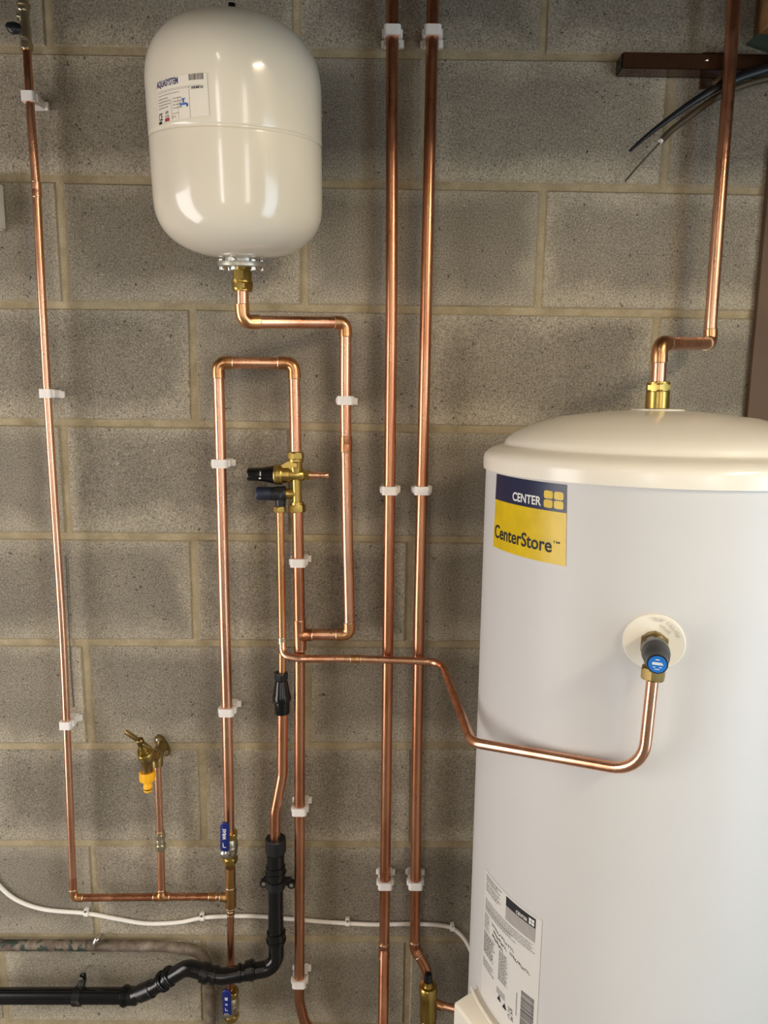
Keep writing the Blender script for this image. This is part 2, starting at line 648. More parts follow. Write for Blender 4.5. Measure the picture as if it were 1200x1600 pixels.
PERP = {   # seen perpends: course -> (pixel x, pixel y) list; course k lies between joints k and k+1
    0: [(75, 30), (462.5, 40), (849, 45)], 1: [(1042, 210)], 2: [(98.5, 395), (475, 430), (844.5, 385)],
    3: [(302, 570), (1026, 510)], 4: [(104, 775)], 5: [(304, 920), (640, 925)], 6: [(137, 1085), (480, 1085)],
    7: [(317, 1240)], 8: [(147, 1380)], 9: [(3, 1510), (320, 1560), (637, 1510)], 10: [(160, 1660)], -1: [(262, -90)]}
GAP = 0.0125
wall = structure(MB().box(((XL + XR) / 2, 0.0585, ZC / 2), XR - XL + .3, 0.111, ZC).build('wall_back', M_MORTAR, smooth=0))
for k in range(-1, 11):
    known = sorted(at(u, v, 0).x for u, v in PERP[k])
    xs = list(known)
    # fill the gaps between known perpends, then run on outwards
    full = [xs[0]]
    for x in xs[1:]:
        m = max(1, round((x - full[-1]) / 0.45))
        s = (x - full[-1]) / m
        for _ in range(m):
            full.append(full[-1] + s)
    while full[0] > XL:
        full.insert(0, full[0] - 0.45)
    while full[-1] < XR:
        full.append(full[-1] + 0.45)
    for xa, xb in zip(full[:-1], full[1:]):
        xa2, xb2 = max(xa, XL) + GAP / 2, min(xb, XR) - GAP / 2
        if xb2 - xa2 < 0.02:
            continue
        top = lambda x: (min(ZC - 0.004, zj(k, x)) - GAP / 2)
        bot = lambda x: zj(k + 1, x) + GAP / 2
        if top(xa2) - bot(xa2) < 0.02:
            continue
        j = lambda: random.uniform(-0.0012, 0.0012)
        q = [(xa2 + j(), bot(xa2) + j()), (xb2 + j(), bot(xb2) + j()), (xb2 + j(), top(xb2) + j()), (xa2 + j(), top(xa2) + j())]
        pr = random.uniform(-0.0008, 0.0008)
        c = 0.003
        cx = sum(p[0] for p in q) / 4
        cz = sum(p[1] for p in q) / 4
        ins = [(p[0] + (c if p[0] < cx else -c), p[1] + (c if p[1] < cz else -c)) for p in q]
        vs = [(x, 0.05, z) for x, z in q] + [(x, c + pr, z) for x, z in q] + [(x, pr, z) for x, z in ins]
        fs = [(8, 9, 10, 11)]
        for a in range(4):
            b = (a + 1) % 4
            fs += [(a, b, b + 4, a + 4), (a + 4, b + 4, b + 8, a + 8)]
        fs.append((3, 2, 1, 0))
        mesh_obj('block', vs, fs, M_BLOCK, wall, smooth=0)
# pencil line drawn down the blocks beside the thin riser
mesh_obj('pencil_line', sum([[at(u, v, .0016) + Vector((s * .0009, 0, 0)) for s in (-1, 1)] for u, v in
                             ((103, 868), (105, 910), (108, 980), (111, 1050), (115, 1105))], []),
         [(2 * i, 2 * i + 1, 2 * i + 3, 2 * i + 2) for i in range(4)], M_PENCIL, wall, smooth=0)

# ------------------------------------------------------------------ ceiling lamps (out of frame, they light the room)


def batten(loc, length, along, label, col, strength, width=0.06):
    t = thing('ceiling_light', label, 'light', loc, 'ceiling battens')
    X = Vector((1, 0, 0)) if along == 'x' else Vector((0, 1, 0))
    Y = Vector((0, 1, 0)) if along == 'x' else Vector((1, 0, 0))
    L = Vector(loc)
    MB().box(L + Vector((0, 0, -0.02)), length, width, 0.04, X, Y, bev=0.004).build('housing', M_BOXWHITE, t)
    MB().sweep([L - X * (length / 2 - .02) + Vector((0, 0, -.055)), L + X * (length / 2 - .02) + Vector((0, 0, -.055))],
               width * 0.32, 12).build('tube', emit('lamp_tube', col, strength), t)
    return t


batten((0.10, -2.1, ZC), 1.2, 'y', 'slim ceiling batten light with a single bare tube', (1.0, 0.86, 0.64), 24)
batten((1.98, -2.0, ZC), 1.2, 'y', 'wide ceiling batten light above the white cylinder', (1.0, 0.85, 0.62), 145, 0.09)
# unseen beam added to keep lamp light off the top of the block wall
structure(MB().box(((XL + XR) / 2, -0.62, (2.22 + ZC) / 2), XR - XL, 0.07, ZC - 2.22, bev=.004).build('shade_beam_1', M_TIMBER, smooth=0))

# ------------------------------------------------------------------ pipework helpers
R15, R22 = 0.0075, 0.011


def bead(parent, p, axis, r, mat=None):
    """thin solder ring at the mouth of a fitting"""
    MB().lathe([(r - .0012, -.0009), (r, -.0006), (r + .0003, 0), (r, .0006), (r - .0012, .0009)], p, axis, 24).build('solder_ring', mat or M_SOLDER, parent)


def tube(parent, pts, r, mat, R=None, name='tube', seg=20):
    return MB().sweep(fillet(pts, R if R is not None else r * 1.6), r, seg).build(name, mat, parent)


def bend_fitting(parent, a, p, b, r, L=None, R=None, mat=None, name='elbow'):
    """soldered elbow round corner p between pipes coming from a and going to b"""
    L = L or r * 2.65
    R = R or r * 1.6
    da, db = (a - p).normalized(), (b - p).normalized()
    ang = da.angle(db)
    t = R / math.tan(ang / 2)
    ends = (p + da * L, p + db * L)
    path = fillet([ends[0], p, ends[1]], R, 8)
    # sockets stand slightly proud of the bend
    s = r * 0.13
    pa, pb = p + da * (t + .001), p + db * (t + .001)
    pts = [ends[0], ends[0] - da * (L - t) * 0.9] + path[1:-1] + [ends[1] - db * (L - t) * 0.9, ends[1]]
    rad = [r + s, r + s] + [r + s * 0.75] * (len(path) - 2) + [r + s, r + s]
    o = MB().sweep(pts, rad, 22).build(name, mat or M_CUF, parent)
    bead(o, ends[0], da, r + s)
    bead(o, ends[1], db, r + s)
    return o


def coupling(parent, p, axis, r, L, mat=None, mid=True):
    a = Vector(axis).normalized()
    s = r * 0.13
    pr = [(r + .0002, -L / 2), (r + s, -L / 2 + .0006), (r + s, -.0012), (r + s * .8, 0), (r + s, .0012), (r + s, L / 2 - .0006), (r + .0002, L / 2)]
    if not mid:
        pr = [pr[0], pr[1], pr[5], pr[6]]
    o = MB().lathe(pr, p, a, 24).build('coupling', mat or M_CUF, parent)
    bead(o, p + a * (L / 2), a, r + s * .7)
    bead(o, p - a * (L / 2), a, r + s * .7)
    return o


def tee(parent, p, axis, branch, r, rb, L, Lb, mat=None, lo=1.0):
    a, b = Vector(axis).normalized(), Vector(branch).normalized()
    s = r * 0.13
    m = MB().lathe([(r + .0002, -L / 2 * lo), (r + s, -L / 2 * lo + .0006), (r + s, L / 2 - .0006), (r + .0002, L / 2)], p, a, 24)
    m.lathe([(rb + s + .002, 0), (rb + s + .0015, r + .0015), (rb + s, r + .004), (rb + s, Lb)], p, b, 24)
    o = m.build('tee', mat or M_CUF, parent)
    bead(o, p + a * (L / 2), a, r + s * .7)
    bead(o, p - a * (L / 2 * lo), a, r + s * .7)
    bead(o, p + b * Lb, b, rb + s)
    return o


# ------------------------------------------------------------------ hot water cylinder
CX, CY, CR = 1.037, -0.276, 0.2625
RIMZ = 1.517


def on_cyl(u, v, r=CR, ax=None):
    """(angle, height) where the view ray through a pixel meets the cylinder"""
    d = ray(u, v)
    ox, oy = CAM.x - CX, CAM.y - CY
    A = d.x ** 2 + d.y ** 2
    B = 2 * (ox * d.x + oy * d.y)
    C = ox * ox + oy * oy - r * r
    disc = B * B - 4 * A * C
    if disc < 0:
        t = -B / (2 * A)
    else:
        t = (-B - math.sqrt(disc)) / (2 * A)
    p = CAM + d * t
    return math.atan2(p.y - CY, p.x - CX), p.z


def cyl_point(th, z, off=0.0):
    return Vector((CX + (CR + off) * math.cos(th), CY + (CR + off) * math.sin(th), z))


cyl = thing('hot_water_cylinder', 'large white upright hot water cylinder with domed lid and yellow sticker', 'cylinder', (CX, CY, 0))
MB().lathe([(CR - .01, 0.0), (CR, 0.006), (CR, RIMZ + .004)], (CX, CY, 0), (0, 0, 1), 128).build('body', M_CASE, cyl)
lid_prof = [(CR + .0005, RIMZ), (CR + .0040, RIMZ + .0008), (CR + .0046, RIMZ + .006), (CR + .0046, RIMZ + .018), (CR + .003, RIMZ + .0235),
            (CR - .002, RIMZ + .029), (CR - .010, RIMZ + .0335), (CR - .022, RIMZ + .0375), (CR - .027, RIMZ + .0385), (CR - .0285, RIMZ + .040),
            (CR - .030, RIMZ + .0445), (CR - .034, RIMZ + .050), (CR - .045, RIMZ + .0585), (CR - .065, RIMZ + .068), (CR - .09, RIMZ + .077),
            (CR - .12, RIMZ + .0855), (CR - .16, RIMZ + .0905), (CR - .20, RIMZ + .0945), (CR - .24, RIMZ + .0965), (0, RIMZ + .097)]
lid = MB().lathe(lid_prof, (CX, CY, 0), (0, 0, 1), 128).build('lid', M_LID, cyl)
ZT = RIMZ + .097
MB().lathe([(.040, -.003), (.040, .0006), (.036, .0014), (.018, .0016)], (CX, CY, ZT), (0, 0, 1), 40).build('outlet_collar', M_LID, lid)


def patch(name, fn, nx, ny, mat, parent):
    vs = [fn(i / nx, j / ny) for j in range(ny + 1) for i in range(nx + 1)]
    fs = [(j * (nx + 1) + i, j * (nx + 1) + i + 1, (j + 1) * (nx + 1) + i + 1, (j + 1) * (nx + 1) + i) for j in range(ny) for i in range(nx)]
    return mesh_obj(name, vs, fs, mat, parent, 60)


def text_shape(body, bold=0.0, shear=0.0, space=1.0):
    """flat letter outlines scaled to a unit box (0..1, 0..1); returns verts, faces, aspect"""
    cu = bpy.data.curves.new('lettering', 'FONT')
    cu.body = body
    cu.offset = bold
    cu.shear = shear
    cu.space_character = space
    cu.resolution_u = 4
    o = bpy.data.objects.new('lettering', cu)
    COL.objects.link(o)
    dg = bpy.context.evaluated_depsgraph_get()
    me = bpy.data.meshes.new_from_object(o.evaluated_get(dg))
    vs = [(v.co.x, v.co.y) for v in me.vertices]
    fs = [tuple(p.vertices) for p in me.polygons]
    bpy.data.objects.remove(o)
    bpy.data.curves.remove(cu)
    bpy.data.meshes.remove(me)
    x0, x1 = min(v[0] for v in vs), max(v[0] for v in vs)
    y0, y1 = min(v[1] for v in vs), max(v[1] for v in vs)
    return [((x - x0) / (x1 - x0), (y - y0) / (y1 - y0)) for x, y in vs], fs, (x1 - x0) / (y1 - y0)


def letters(name, body, fn, box, mat, parent, bold=0.02, rot=0, **kw):
    """print body into the box (s0,t0,s1,t1) of surface fn(s,t); rot in quarter turns"""
    vs, fs, _ = text_shape(body, bold, **kw)
    s0, t0, s1, t1 = box
    out = []
    for x, y in vs:
        if rot == 1:
            x, y = 1 - y, x
        elif rot == 3:
            x, y = y, 1 - x
        out.append(fn(s0 + (s1 - s0) * x, t0 + (t1 - t0) * y))
    return mesh_obj(name, out, fs, mat, parent, 60)


def bars(name, fn, rects, mat, parent):
    """many small printed strips in one print layer"""
    m = MB()
    for (s0, t0, s1, t1) in rects:
        n = max(1, int((s1 - s0) / 0.12))
        for i in range(n):
            a, b = s0 + (s1 - s0) * i / n, s0 + (s1 - s0) * (i + 1) / n
            m.add([fn(a, t0), fn(b, t0), fn(b, t1), fn(a, t1)], [(0, 1, 2, 3)])
    return m.build(name, mat, parent, 60)


def quad_on_cyl(px, off):
    """bilinear surface patch on the cylinder from four pixel corners bl, br, tr, tl"""
    c = [on_cyl(*p) for p in px]

    def fn(s, t, o=off):
        th = (c[0][0] * (1 - s) + c[1][0] * s) * (1 - t) + (c[3][0] * (1 - s) + c[2][0] * s) * t
        z = (c[0][1] * (1 - s) + c[1][1] * s) * (1 - t) + (c[3][1] * (1 - s) + c[2][1] * s) * t
        return cyl_point(th, z, o)
    return fn


stk = quad_on_cyl([(771, 853), (884.5, 885), (886, 757.5), (777, 740)], .0006)
up = lambda o: (lambda s, t: stk(s, t, o))
sticker = patch('sticker', lambda s, t: stk(s, t), 10, 1, M_YELLOWINK, cyl)
sticker['label'] = 'yellow and dark blue printed sticker'
patch('blue_band', lambda s, t: stk(s, .655 + .345 * t, .0009), 10, 1, M_NAVYINK, sticker)
letters('lettering', 'CENTER', up(.0012), (.35, .70, .735, .815), M_WHITE, sticker, .022)
letters('lettering', 'CenterStore', up(.0009), (.03, .135, .86, .32), M_INK, sticker, .018)
letters('lettering', 'TM', up(.0009), (.87, .262, .94, .292), M_INK, sticker, .01)
for i in range(2):
    for j in range(2):
        s0, t0 = .765 + i * .110, .692 + j * .112
        m = []
        for k in range(20):
            a = 2 * math.pi * k / 20
            f = lambda q: math.copysign(abs(q) ** .45, q)
            m.append(stk(s0 + .049 + .049 * f(math.cos(a)), t0 + .05 + .05 * f(math.sin(a)), .0012))
        mesh_obj('logo_square', m, [tuple(range(20))], M_YELLOWINK, sticker, 60)

# data label low on the cylinder's side
tlth, tlz = on_cyl(759.5, 1357)
blth, blz = on_cyl(757, 1537)
TH0, TH1 = tlth, on_cyl(846, 1470)[0]
LZ1, LZ0 = tlz, tlz - .232


def lab(s, t, o=.0006):
    return cyl_point(TH0 + (TH1 - TH0) * s, LZ0 + (LZ1 - LZ0) * t, o)


lup = lambda s, t: lab(s, t, .0010)
dl = patch('data_label', lambda s, t: lab(s, t), 10, 1, M_PAPER, cyl)
dl['label'] = 'printed data label with barcode'
patch('black_strip', lambda s, t: lab(.47 + .45 * s, .915 + .068 * t, .0010), 4, 1, M_INK, dl)
patch('grey_strip', lambda s, t: lab(.47 + .45 * s, .815 + .10 * t, .0010), 4, 1, M_SILVERINK, dl)
letters('lettering', 'CENTER', lambda s, t: lab(s, t, .0013), (.64, .926, .81, .950), M_WHITE, dl, .02)
for i in range(2):
    for j in range(2):
        bars('logo_square', lambda s, t: lab(s, t, .0013), [(.83 + i * .04, .925 + j * .023, .864 + i * .04, .945 + j * .023)], M_WHITE, dl)
rng = random.Random(3)
rows = []


def textrows(s0, s1, t1, t0, dt, h, out, ragged=.25):
    t = t1
    while t > t0:
        s = s0
        end = s1 - rng.random() * ragged * (s1 - s0)
        while s < end:
            w = rng.uniform(.015, .05)
            out.append((s, t - h, min(s + w, end), t))
            s += w + .010
        t -= dt


textrows(.04, .40, .975, .93, .017, .006, rows)
textrows(.04, .40, .915, .86, .017, .005, rows)
textrows(.04, .95, .795, .74, .0135, .004, rows, .1)
textrows(.04, .70, .735, .70, .0125, .004, rows, .2)
textrows(.03, .16, .68, .56, .014, .004, rows, .3)
textrows(.03, .30, .54, .37, .009, .0035, rows, .3)
textrows(.38, .56, .54, .32, .009, .0035, rows, .3)
textrows(.03, .30, .33, .26, .012, .0035, rows, .4)
bars('small_print', lup, rows, M_DARKGREY, dl)
# ballpoint handwriting on the label (loops that read as no words)
for (s0, t0, s1) in ((.20, .665, .62), (.24, .625, .50), (.56, .60, .86), (.22, .59, .44)):
    pts = []
    nn = 60
    for k in range(nn):
        f = k / (nn - 1)
        pts.append(lab(s0 + (s1 - s0) * f + .012 * math.sin(k * 1.1), t0 - .03 * f + .011 * math.sin(k * 1.35 + math.sin(k)), .0009))
    MB().sweep(pts, .00035, 5).build('handwriting', M_DARKGREY, dl)
t = .41
br = []
while t > .09:
    w = rng.choice((.003, .004, .006, .008))
    br.append((.77, t - w, .95, t))
    t -= w + rng.choice((.003, .004, .006))
bars('barcode', lup, br, M_INK, dl)
bars('small_print', lup, [(.70, .36 - i * .016, .715, .352 - i * .016) for i in range(11)], M_DARKGREY, dl)
bars('small_print', lup, [(.36, .25 - i * .012, .52, .246 - i * .012) for i in range(4)], M_DARKGREY, dl)
for s0, t0 in ((.38, .165), (.48, .15)):
    mesh_obj('warning_triangle', [lup(s0, t0), lup(s0 + .075, t0), lup(s0 + .037, t0 + .045)], [(0, 1, 2)], M_INK, dl, 60)
letters('lettering', 'CE', lup, (.58, .12, .67, .15), M_INK, dl, .0)
letters('lettering', 'UK\nCA', lup, (.58, .165, .66, .205), M_INK, dl, .01)

# terminal cover low on the side of the cylinder
thB, zB = on_cyl(745.5, 1541)
pB = cyl_point(thB, zB)
rO = ray(712.5, 1568)
dirO = Vector((math.cos(thB - .02), math.sin(thB - .02), 0))
# outward run from the cylinder to the outer upright edge, top face slopes down a little
best = None
for k in range(1, 200):
    q = pB + dirO * (k * .001) + Vector((0, 0, -k * .00022))
    w = ROT.transposed() @ (q - CAM)
    u_, v_ = 600 + FPX * w.x / -w.z, 800 - FPX * w.y / -w.z
    e_ = abs(u_ - 712.5)
    if best is None or e_ < best[0]:
        best = (e_, q, v_, k)
out_len = best[3] * .001
cov = MB()
nseg = 10
top_in, top_out, mid_in, bot_in, bot_out = [], [], [], [], []
span = .62
for i in range(nseg + 1):
    th = thB + span * i / nseg
    radial = Vector((math.cos(th), math.sin(th), 0))
    pin = cyl_point(th, zB, -.002)
    # the outer face is flat, square to the middle of the cover
    nmid = Vector((math.cos(thB + span / 2), math.sin(thB + span / 2), 0))
    side = Vector((-nmid.y, nmid.x, 0))
    centre = Vector((CX, CY, 0))
    lat = (pin - centre).dot(side)
    pout = centre + side * lat + nmid * (CR + out_len * .98)
    top_in.append(Vector((pin.x, pin.y, zB)))
    top_out.append(Vector((pout.x, pout.y, zB - out_len * .22)))
zbot = zB - .42
vs = top_in + top_out + [Vector((p.x, p.y, zbot)) for p in top_in] + [Vector((p.x, p.y, zbot)) for p in top_out]
N1 = nseg + 1
fs = []
for i in range(nseg):
    fs += [(i, i + 1, N1 + i + 1, N1 + i), (N1 + i, N1 + i + 1, 3 * N1 + i + 1, 3 * N1 + i), (2 * N1 + i + 1, 2 * N1 + i, 3 * N1 + i, 3 * N1 + i + 1)]
fs += [(0, N1, 3 * N1, 2 * N1), (nseg, 2 * N1 + nseg, 3 * N1 + nseg, N1 + nseg)]
cover = mesh_obj('terminal_cover', vs, fs, M_LID, cyl, 25)
bv = cover.modifiers.new('soft_edges', 'BEVEL')
bv.width = .004
bv.segments = 3
bv.limit_method = 'ANGLE'
bv.angle_limit = math.radians(40)
# raised lip where the cover meets the casing
MB().sweep([cyl_point(thB + span * i / 20, zB + .0005 - out_len * .22 * .12, .010) for i in range(21)], .0025, 8).build('cover_lip', M_LID, cover)

# relief valve boss plate, valve and its outlet
pth, pz = on_cyl(1021.5, 1003)
pn = Vector((math.cos(pth), math.sin(pth), 0))
pc = cyl_point(pth, pz)
boss = MB().lathe([(.0375, -.006), (.0375, .0015), (.0365, .0028), (.017, .0036), (.0165, .0036)], pc, pn, 56).build('boss_plate', M_LID, cyl)
boss['label'] = 'round cream boss plate with raised lettering'
px_, py_, pa_ = basis(pn)
sx_ = Vector((-pn.y, pn.x, 0))
if sx_.x < 0:
    sx_ = -sx_
up_ = Vector((0, 0, 1))


def on_boss(r, ang, off=.0036):
    return pc + pn * off + sx_ * (r * math.cos(ang)) + up_ * (r * math.sin(ang))


def arc_letters(body, r0, r1, a0, a1):
    vs, fs, _ = text_shape(body, .01)
    mesh_obj('raised_lettering', [on_boss(r0 + (r1 - r0) * y, a0 + (a1 - a0) * x, .0037 + .0006 * (1 - abs(y - .5))) for x, y in vs], fs, M_BOXWHITE, boss, 60)


arc_letters('T&P RELIEF', .0285, .0335, math.radians(100), math.radians(18))
arc_letters('VALVE', .0215, .0262, math.radians(78), math.radians(38))

tv = thing('relief_valve', 'brass temperature relief valve with black head and bright blue cap on the cylinder', 'valve', pc + pn * .004)
p0 = pc + pn * .0035
MB().lathe([(.0155, 0), (.0155, .016), (.0145, .017), (.0145, .032)], p0, pn, 32).hexnut(p0 + pn * .004, pn, .0185, .010).build('brass_body', M_OLDBRASS, tv)
# head points outwards and down towards the camera
hp = p0 + pn * .030
capP = at(1027, 1037, -(p0 + pn * .075).y)
hd = (capP - hp).normalized()
MB().lathe([(.0140, -.012), (.0162, -.008), (.0166, .006), (.0166, .012), (.0150, .016), (.0150, .026), (.0128, .030), (.0122, (capP - hp).length), (.0116, (capP - hp).length + .002)], hp, hd, 36).build('black_head', M_BLACK, tv)
cap = MB().lathe([(.0103, 0), (.0103, .0012), (.0098, .0018)], hp + hd * ((capP - hp).length + .0016), hd, 40).build('cap', M_CAPBLUE, tv)
cx_ = hd.cross(Vector((0, 0, 1))).normalized()
if cx_.x < 0:
    cx_ = -cx_
cy_ = cx_.cross(hd)
if cy_.z < 0:
    cy_ = -cy_
cc = hp + hd * ((capP - hp).length + .0038)
onc = lambda s, t: cc + cx_ * (s * .0100) + cy_ * (t * .0100)
bars('cap_print', onc, [(-.55, .16, .5, .28), (-.6, -.02, .62, .12), (-.25, .55, .2, .65), (-.5, -.35, -.2, -.27), (.2, -.35, .5, -.27), (-.3, -.6, .25, -.52)], M_WHITE, cap)
# outlet under the valve
on_ = p0 + pn * .026
ob = on_ + Vector((0, 0, -.012))
nutP = at(1021, 1047, -on_.y)
MB().lathe([(.011, 0), (.011, (on_.z - nutP.z))], on_, nutP - on_, 24).build('outlet_neck', M_OLDBRASS, tv)
MB().hexnut(nutP + Vector((0, 0, .004)), nutP - on_, .0155, .015).build('outlet_nut', M_OLDBRASS, tv)
nut_low = nutP + (nutP - on_).normalized() * .011

# cylinder outlet pipe
hy = -CY
riser = thing('copper_pipe', 'thick copper pipe rising from the top of the white cylinder past the wall rail', 'pipe', (CX, CY, ZT))
e2 = at(1031.5, 537, hy)
dn = Vector((CX, CY, ZT + .0016))
e2 = Vector((e2.x, CY, e2.z))
axd = (e2 - dn).normalized()
up0 = at(1110, 537, .062)
ptsr = [at(1150, -60, .062), at(1137.5, 150, .062), at(1128, 270, .062), at(1116, 430, .062), at(1110.5, 505, .062), up0]
tube(riser, [dn + axd * .03, e2, up0] + ptsr[::-1][1:], R22, M_CU, [R22 * 1.6, R22 * 1.6, .3, .3, .3, .3])
bend_fitting(riser, dn, e2, up0, R22, .029)
bend_fitting(riser, e2, up0, ptsr[4], R22, .026)
fit = MB().lathe([(.0165, 0), (.0178, .001), (.0178, .026), (.0165, .027)], dn, axd, 36).build('brass_socket', M_BRASS, riser)
MB().hexnut(dn + axd * .027, axd, .0195, .012, rot=.3).build('compression_nut', M_BRASS, riser)
MB().lathe([(.0175, 0), (.0175, .002), (.0125, .003)], dn + axd * .039, axd, 30).build('olive_ring', M_BRASS, riser)

# ------------------------------------------------------------------ expansion vessel
VR, VD = 0.1365, 0.148
va, vb = at(377.5, 405, VD), at(363.0, 27, VD + .055)
vax = (vb - va).normalized()
VH = (vb - va).length
ves = thing('expansion_vessel', 'white pressure vessel with printed label hung high on the block wall', 'vessel', va)


def vprof(h):
    dome0, dome1 = .090, .108
    n = 2.5
    if h < dome0:
        q = 1 - h / dome0
        return VR * max(0, 1 - q ** n) ** (1 / n)
    if h > VH - dome1:
        q = 1 - (VH - h) / dome1
        return VR * max(0, 1 - q ** n) ** (1 / n)
    return VR


hs = []
for i in range(17):
    hs.append(.090 * (1 - math.cos(math.pi / 2 * i / 16)))
seam = VH * .50
for s_ in (-.0045, -.0025, -.001, .001, .0025, .0045):
    hs.append(seam + s_)
for i in range(17):
    hs.append(VH - .108 * (1 - math.cos(math.pi / 2 * (16 - i) / 16)))
prof = []
for h in hs:
    r = vprof(h)
    if abs(h - seam) < .0012:
        r -= .0016
    elif abs(h - seam) < .003:
        r -= .0002
    prof.append((r, h))
body = MB().lathe(prof, va, vax, 96).build('body', M_ENAMEL, ves)
vx, vy, _ = basis(vax)


def on_ves(u, v, r=VR):
    d = ray(u, v)
    o = CAM - va
    dp = d - vax * d.dot(vax)
    op = o - vax * o.dot(vax)
    A, B, C = dp.dot(dp), 2 * dp.dot(op), op.dot(op) - r * r
    disc = max(0, B * B - 4 * A * C)
    t = (-B - math.sqrt(disc)) / (2 * A)
    q = o + d * t
    h = q.dot(vax)
    w = q - vax * h
    return math.atan2(w.dot(vy), w.dot(vx)), h


vc_ = [on_ves(*p) for p in ((249, 196), (327.5, 181), (323, 114), (245.5, 128))]
for i in range(1, 4):
    while vc_[i][0] - vc_[0][0] > math.pi:
        vc_[i] = (vc_[i][0] - 2 * math.pi, vc_[i][1])
    while vc_[i][0] - vc_[0][0] < -math.pi:
        vc_[i] = (vc_[i][0] + 2 * math.pi, vc_[i][1])


def vl(s, t, o=.0007):
    th = (vc_[0][0] * (1 - s) + vc_[1][0] * s) * (1 - t) + (vc_[3][0] * (1 - s) + vc_[2][0] * s) * t
    h = (vc_[0][1] * (1 - s) + vc_[1][1] * s) * (1 - t) + (vc_[3][1] * (1 - s) + vc_[2][1] * s) * t
    return va + vax * h + (vx * math.cos(th) + vy * math.sin(th)) * (VR + o)


vlu = lambda s, t: vl(s, t, .0010)
vlab = patch('label', lambda s, t: vl(s, t), 10, 1, plain('label_film', '#ddd5c5', 0.3, var=.01), ves)
letters('lettering', 'AQUASYSTEM', vlu, (.0, .80, .50, .985), M_LOGOBLUE, vlab, .025)
bars('logo_dash', lambda s, t: vl(s, t, .0012), [(.03, .86, .115, .875)], M_RED, vlab)
rr_ = []
s = .70
while s < .95:
    w = rng.choice((.005, .008, .014))
    rr_.append((s, .86, s + w, 1.0))
    s += w + rng.choice((.006, .01))
bars('barcode', vlu, rr_, M_DARKGREY, vlab)
rows = []
textrows(.02, .95, .74, .70, .03, .009, rows, .1)
textrows(.03, .62, .645, .60, .05, .016, rows, .2)
textrows(.03, .32, .57, .30, .068, .024, rows, .2)
textrows(.38, .62, .52, .28, .075, .022, rows, .3)
textrows(.36, .50, .17, .14, .05, .016, rows, .3)
bars('small_print', vlu, rows, M_GREYINK, vlab)
letters('lettering', 'ARM16', vlu, (.73, .655, .93, .72), M_INK, vlab, .02)
letters('lettering', 'CE', vlu, (.02, .08, .12, .25), M_INK, vlab, .015)
bars('black_mark', vlu, [(.015, .0, .10, .065)], M_INK, vlab)
letters('lettering', 'UK\nCA', vlu, (.19, .11, .28, .26), M_DARKGREY, vlab, .02)
bars('red_mark', vlu, [(.18, .02, .285, .10)], M_RED, vlab)
letters('lettering', '18 L', vlu, (.34, .065, .43, .11), M_DARKGREY, vlab, .0)
bars('tap_symbol', vlu, [(.515, .29, .53, .40), (.53, .32, .64, .37), (.57, .37, .595, .46), (.545, .455, .62, .475), (.63, .27, .665, .345)], M_TAPBLUE, vlab)
bars('frame_line', vlu, [(.69, .0, .695, .74), (.34, .02, .345, .5), (.48, .02, .484, .5)], M_GREYINK, vlab)
# foot flange with its bolts and the brass union
fl0 = va - vax * .0075
MB().lathe([(.030, .016), (.029, .008), (.029, .004), (.0395, .0035), (.0405, .001), (.0405, -.003), (.039, -.0045), (.018, -.0045)], fl0, vax, 48).build('flange', plain('galvanised_flange', '#c4c0b4', 0.42, 0.85), ves)
for k in range(6):
    a = 2 * math.pi * (k + .28) / 6
    q = fl0 + (vx * math.cos(a) + vy * math.sin(a)) * .0335
    MB().hexnut(q - vax * .0105, vax, .0052, .006).hexnut(q + vax * .0035, vax, .0052, .004).build('bolt', M_CHROME, ves)
MB().lathe([(.009, 0), (.009, .012), (.006, .016), (.0055, .022)], vb - vax * .004, vax, 20).build('air_valve_cap', M_BLACK, ves)
bk = va + vax * (VH * .62)
MB().box((bk.x, -.011, bk.z), .09, .018, .05, bev=.003).build('wall_bracket', M_CHROME, ves)

# ------------------------------------------------------------------ copper pipe between the vessel and the multibloc supply
S22, S15 = .040, .036
up = va - vax * .0124
un = at(375.5, 434, VD)
drop = thing('copper_pipe', 'copper pipe dropping from the brass union under the white vessel to a tee', 'pipe', at(546, 992, S22))
cA = at(379.5, 503, VD * .97)
cB = at(540, 504, S22)
cC = at(546, 992, S22)
cD = at(489, 991.5, S22)
nd = (cA - up).normalized()
tube(drop, [up + nd * .036, cA, cB, at(539.5, 600, S22), at(540.5, 700, S22), at(543, 850, S22), at(545.5, 960, S22), cC, cD], R22, M_CU,
     [R22 * 1.6, R22 * 1.6, .4, .4, .4, .4, R22 * 1.6])
bend_fitting(drop, un, cA, cB, R22, .029)
bend_fitting(drop, cA, cB, at(539.5, 600, S22), R22, .026)
bend_fitting(drop, at(545.5, 960, S22), cC, cD, R22, .026, mat=M_CUF)
coupling(drop, at(540.5, 694, S22), (0, 0, 1), R22, .030, M_CU2)
MB().lathe([(.0145, 0), (.0145, .006), (.0135, .007)], up, nd, 30).hexnut(up + nd * .006, nd, .0175, .018, rot=.2).build('union_nut', M_BRASS, drop)
MB().lathe([(.0185, 0), (.0185, .0022), (.016, .003)], up + nd * .024, nd, 30).hexnut(up + nd * .026, nd, .0185, .012, rot=.1).lathe([(.0165, 0), (.0165, .0018), (.0118, .0025)], up + nd * .038, nd, 30).build('compression_nut', M_BRASS, drop)

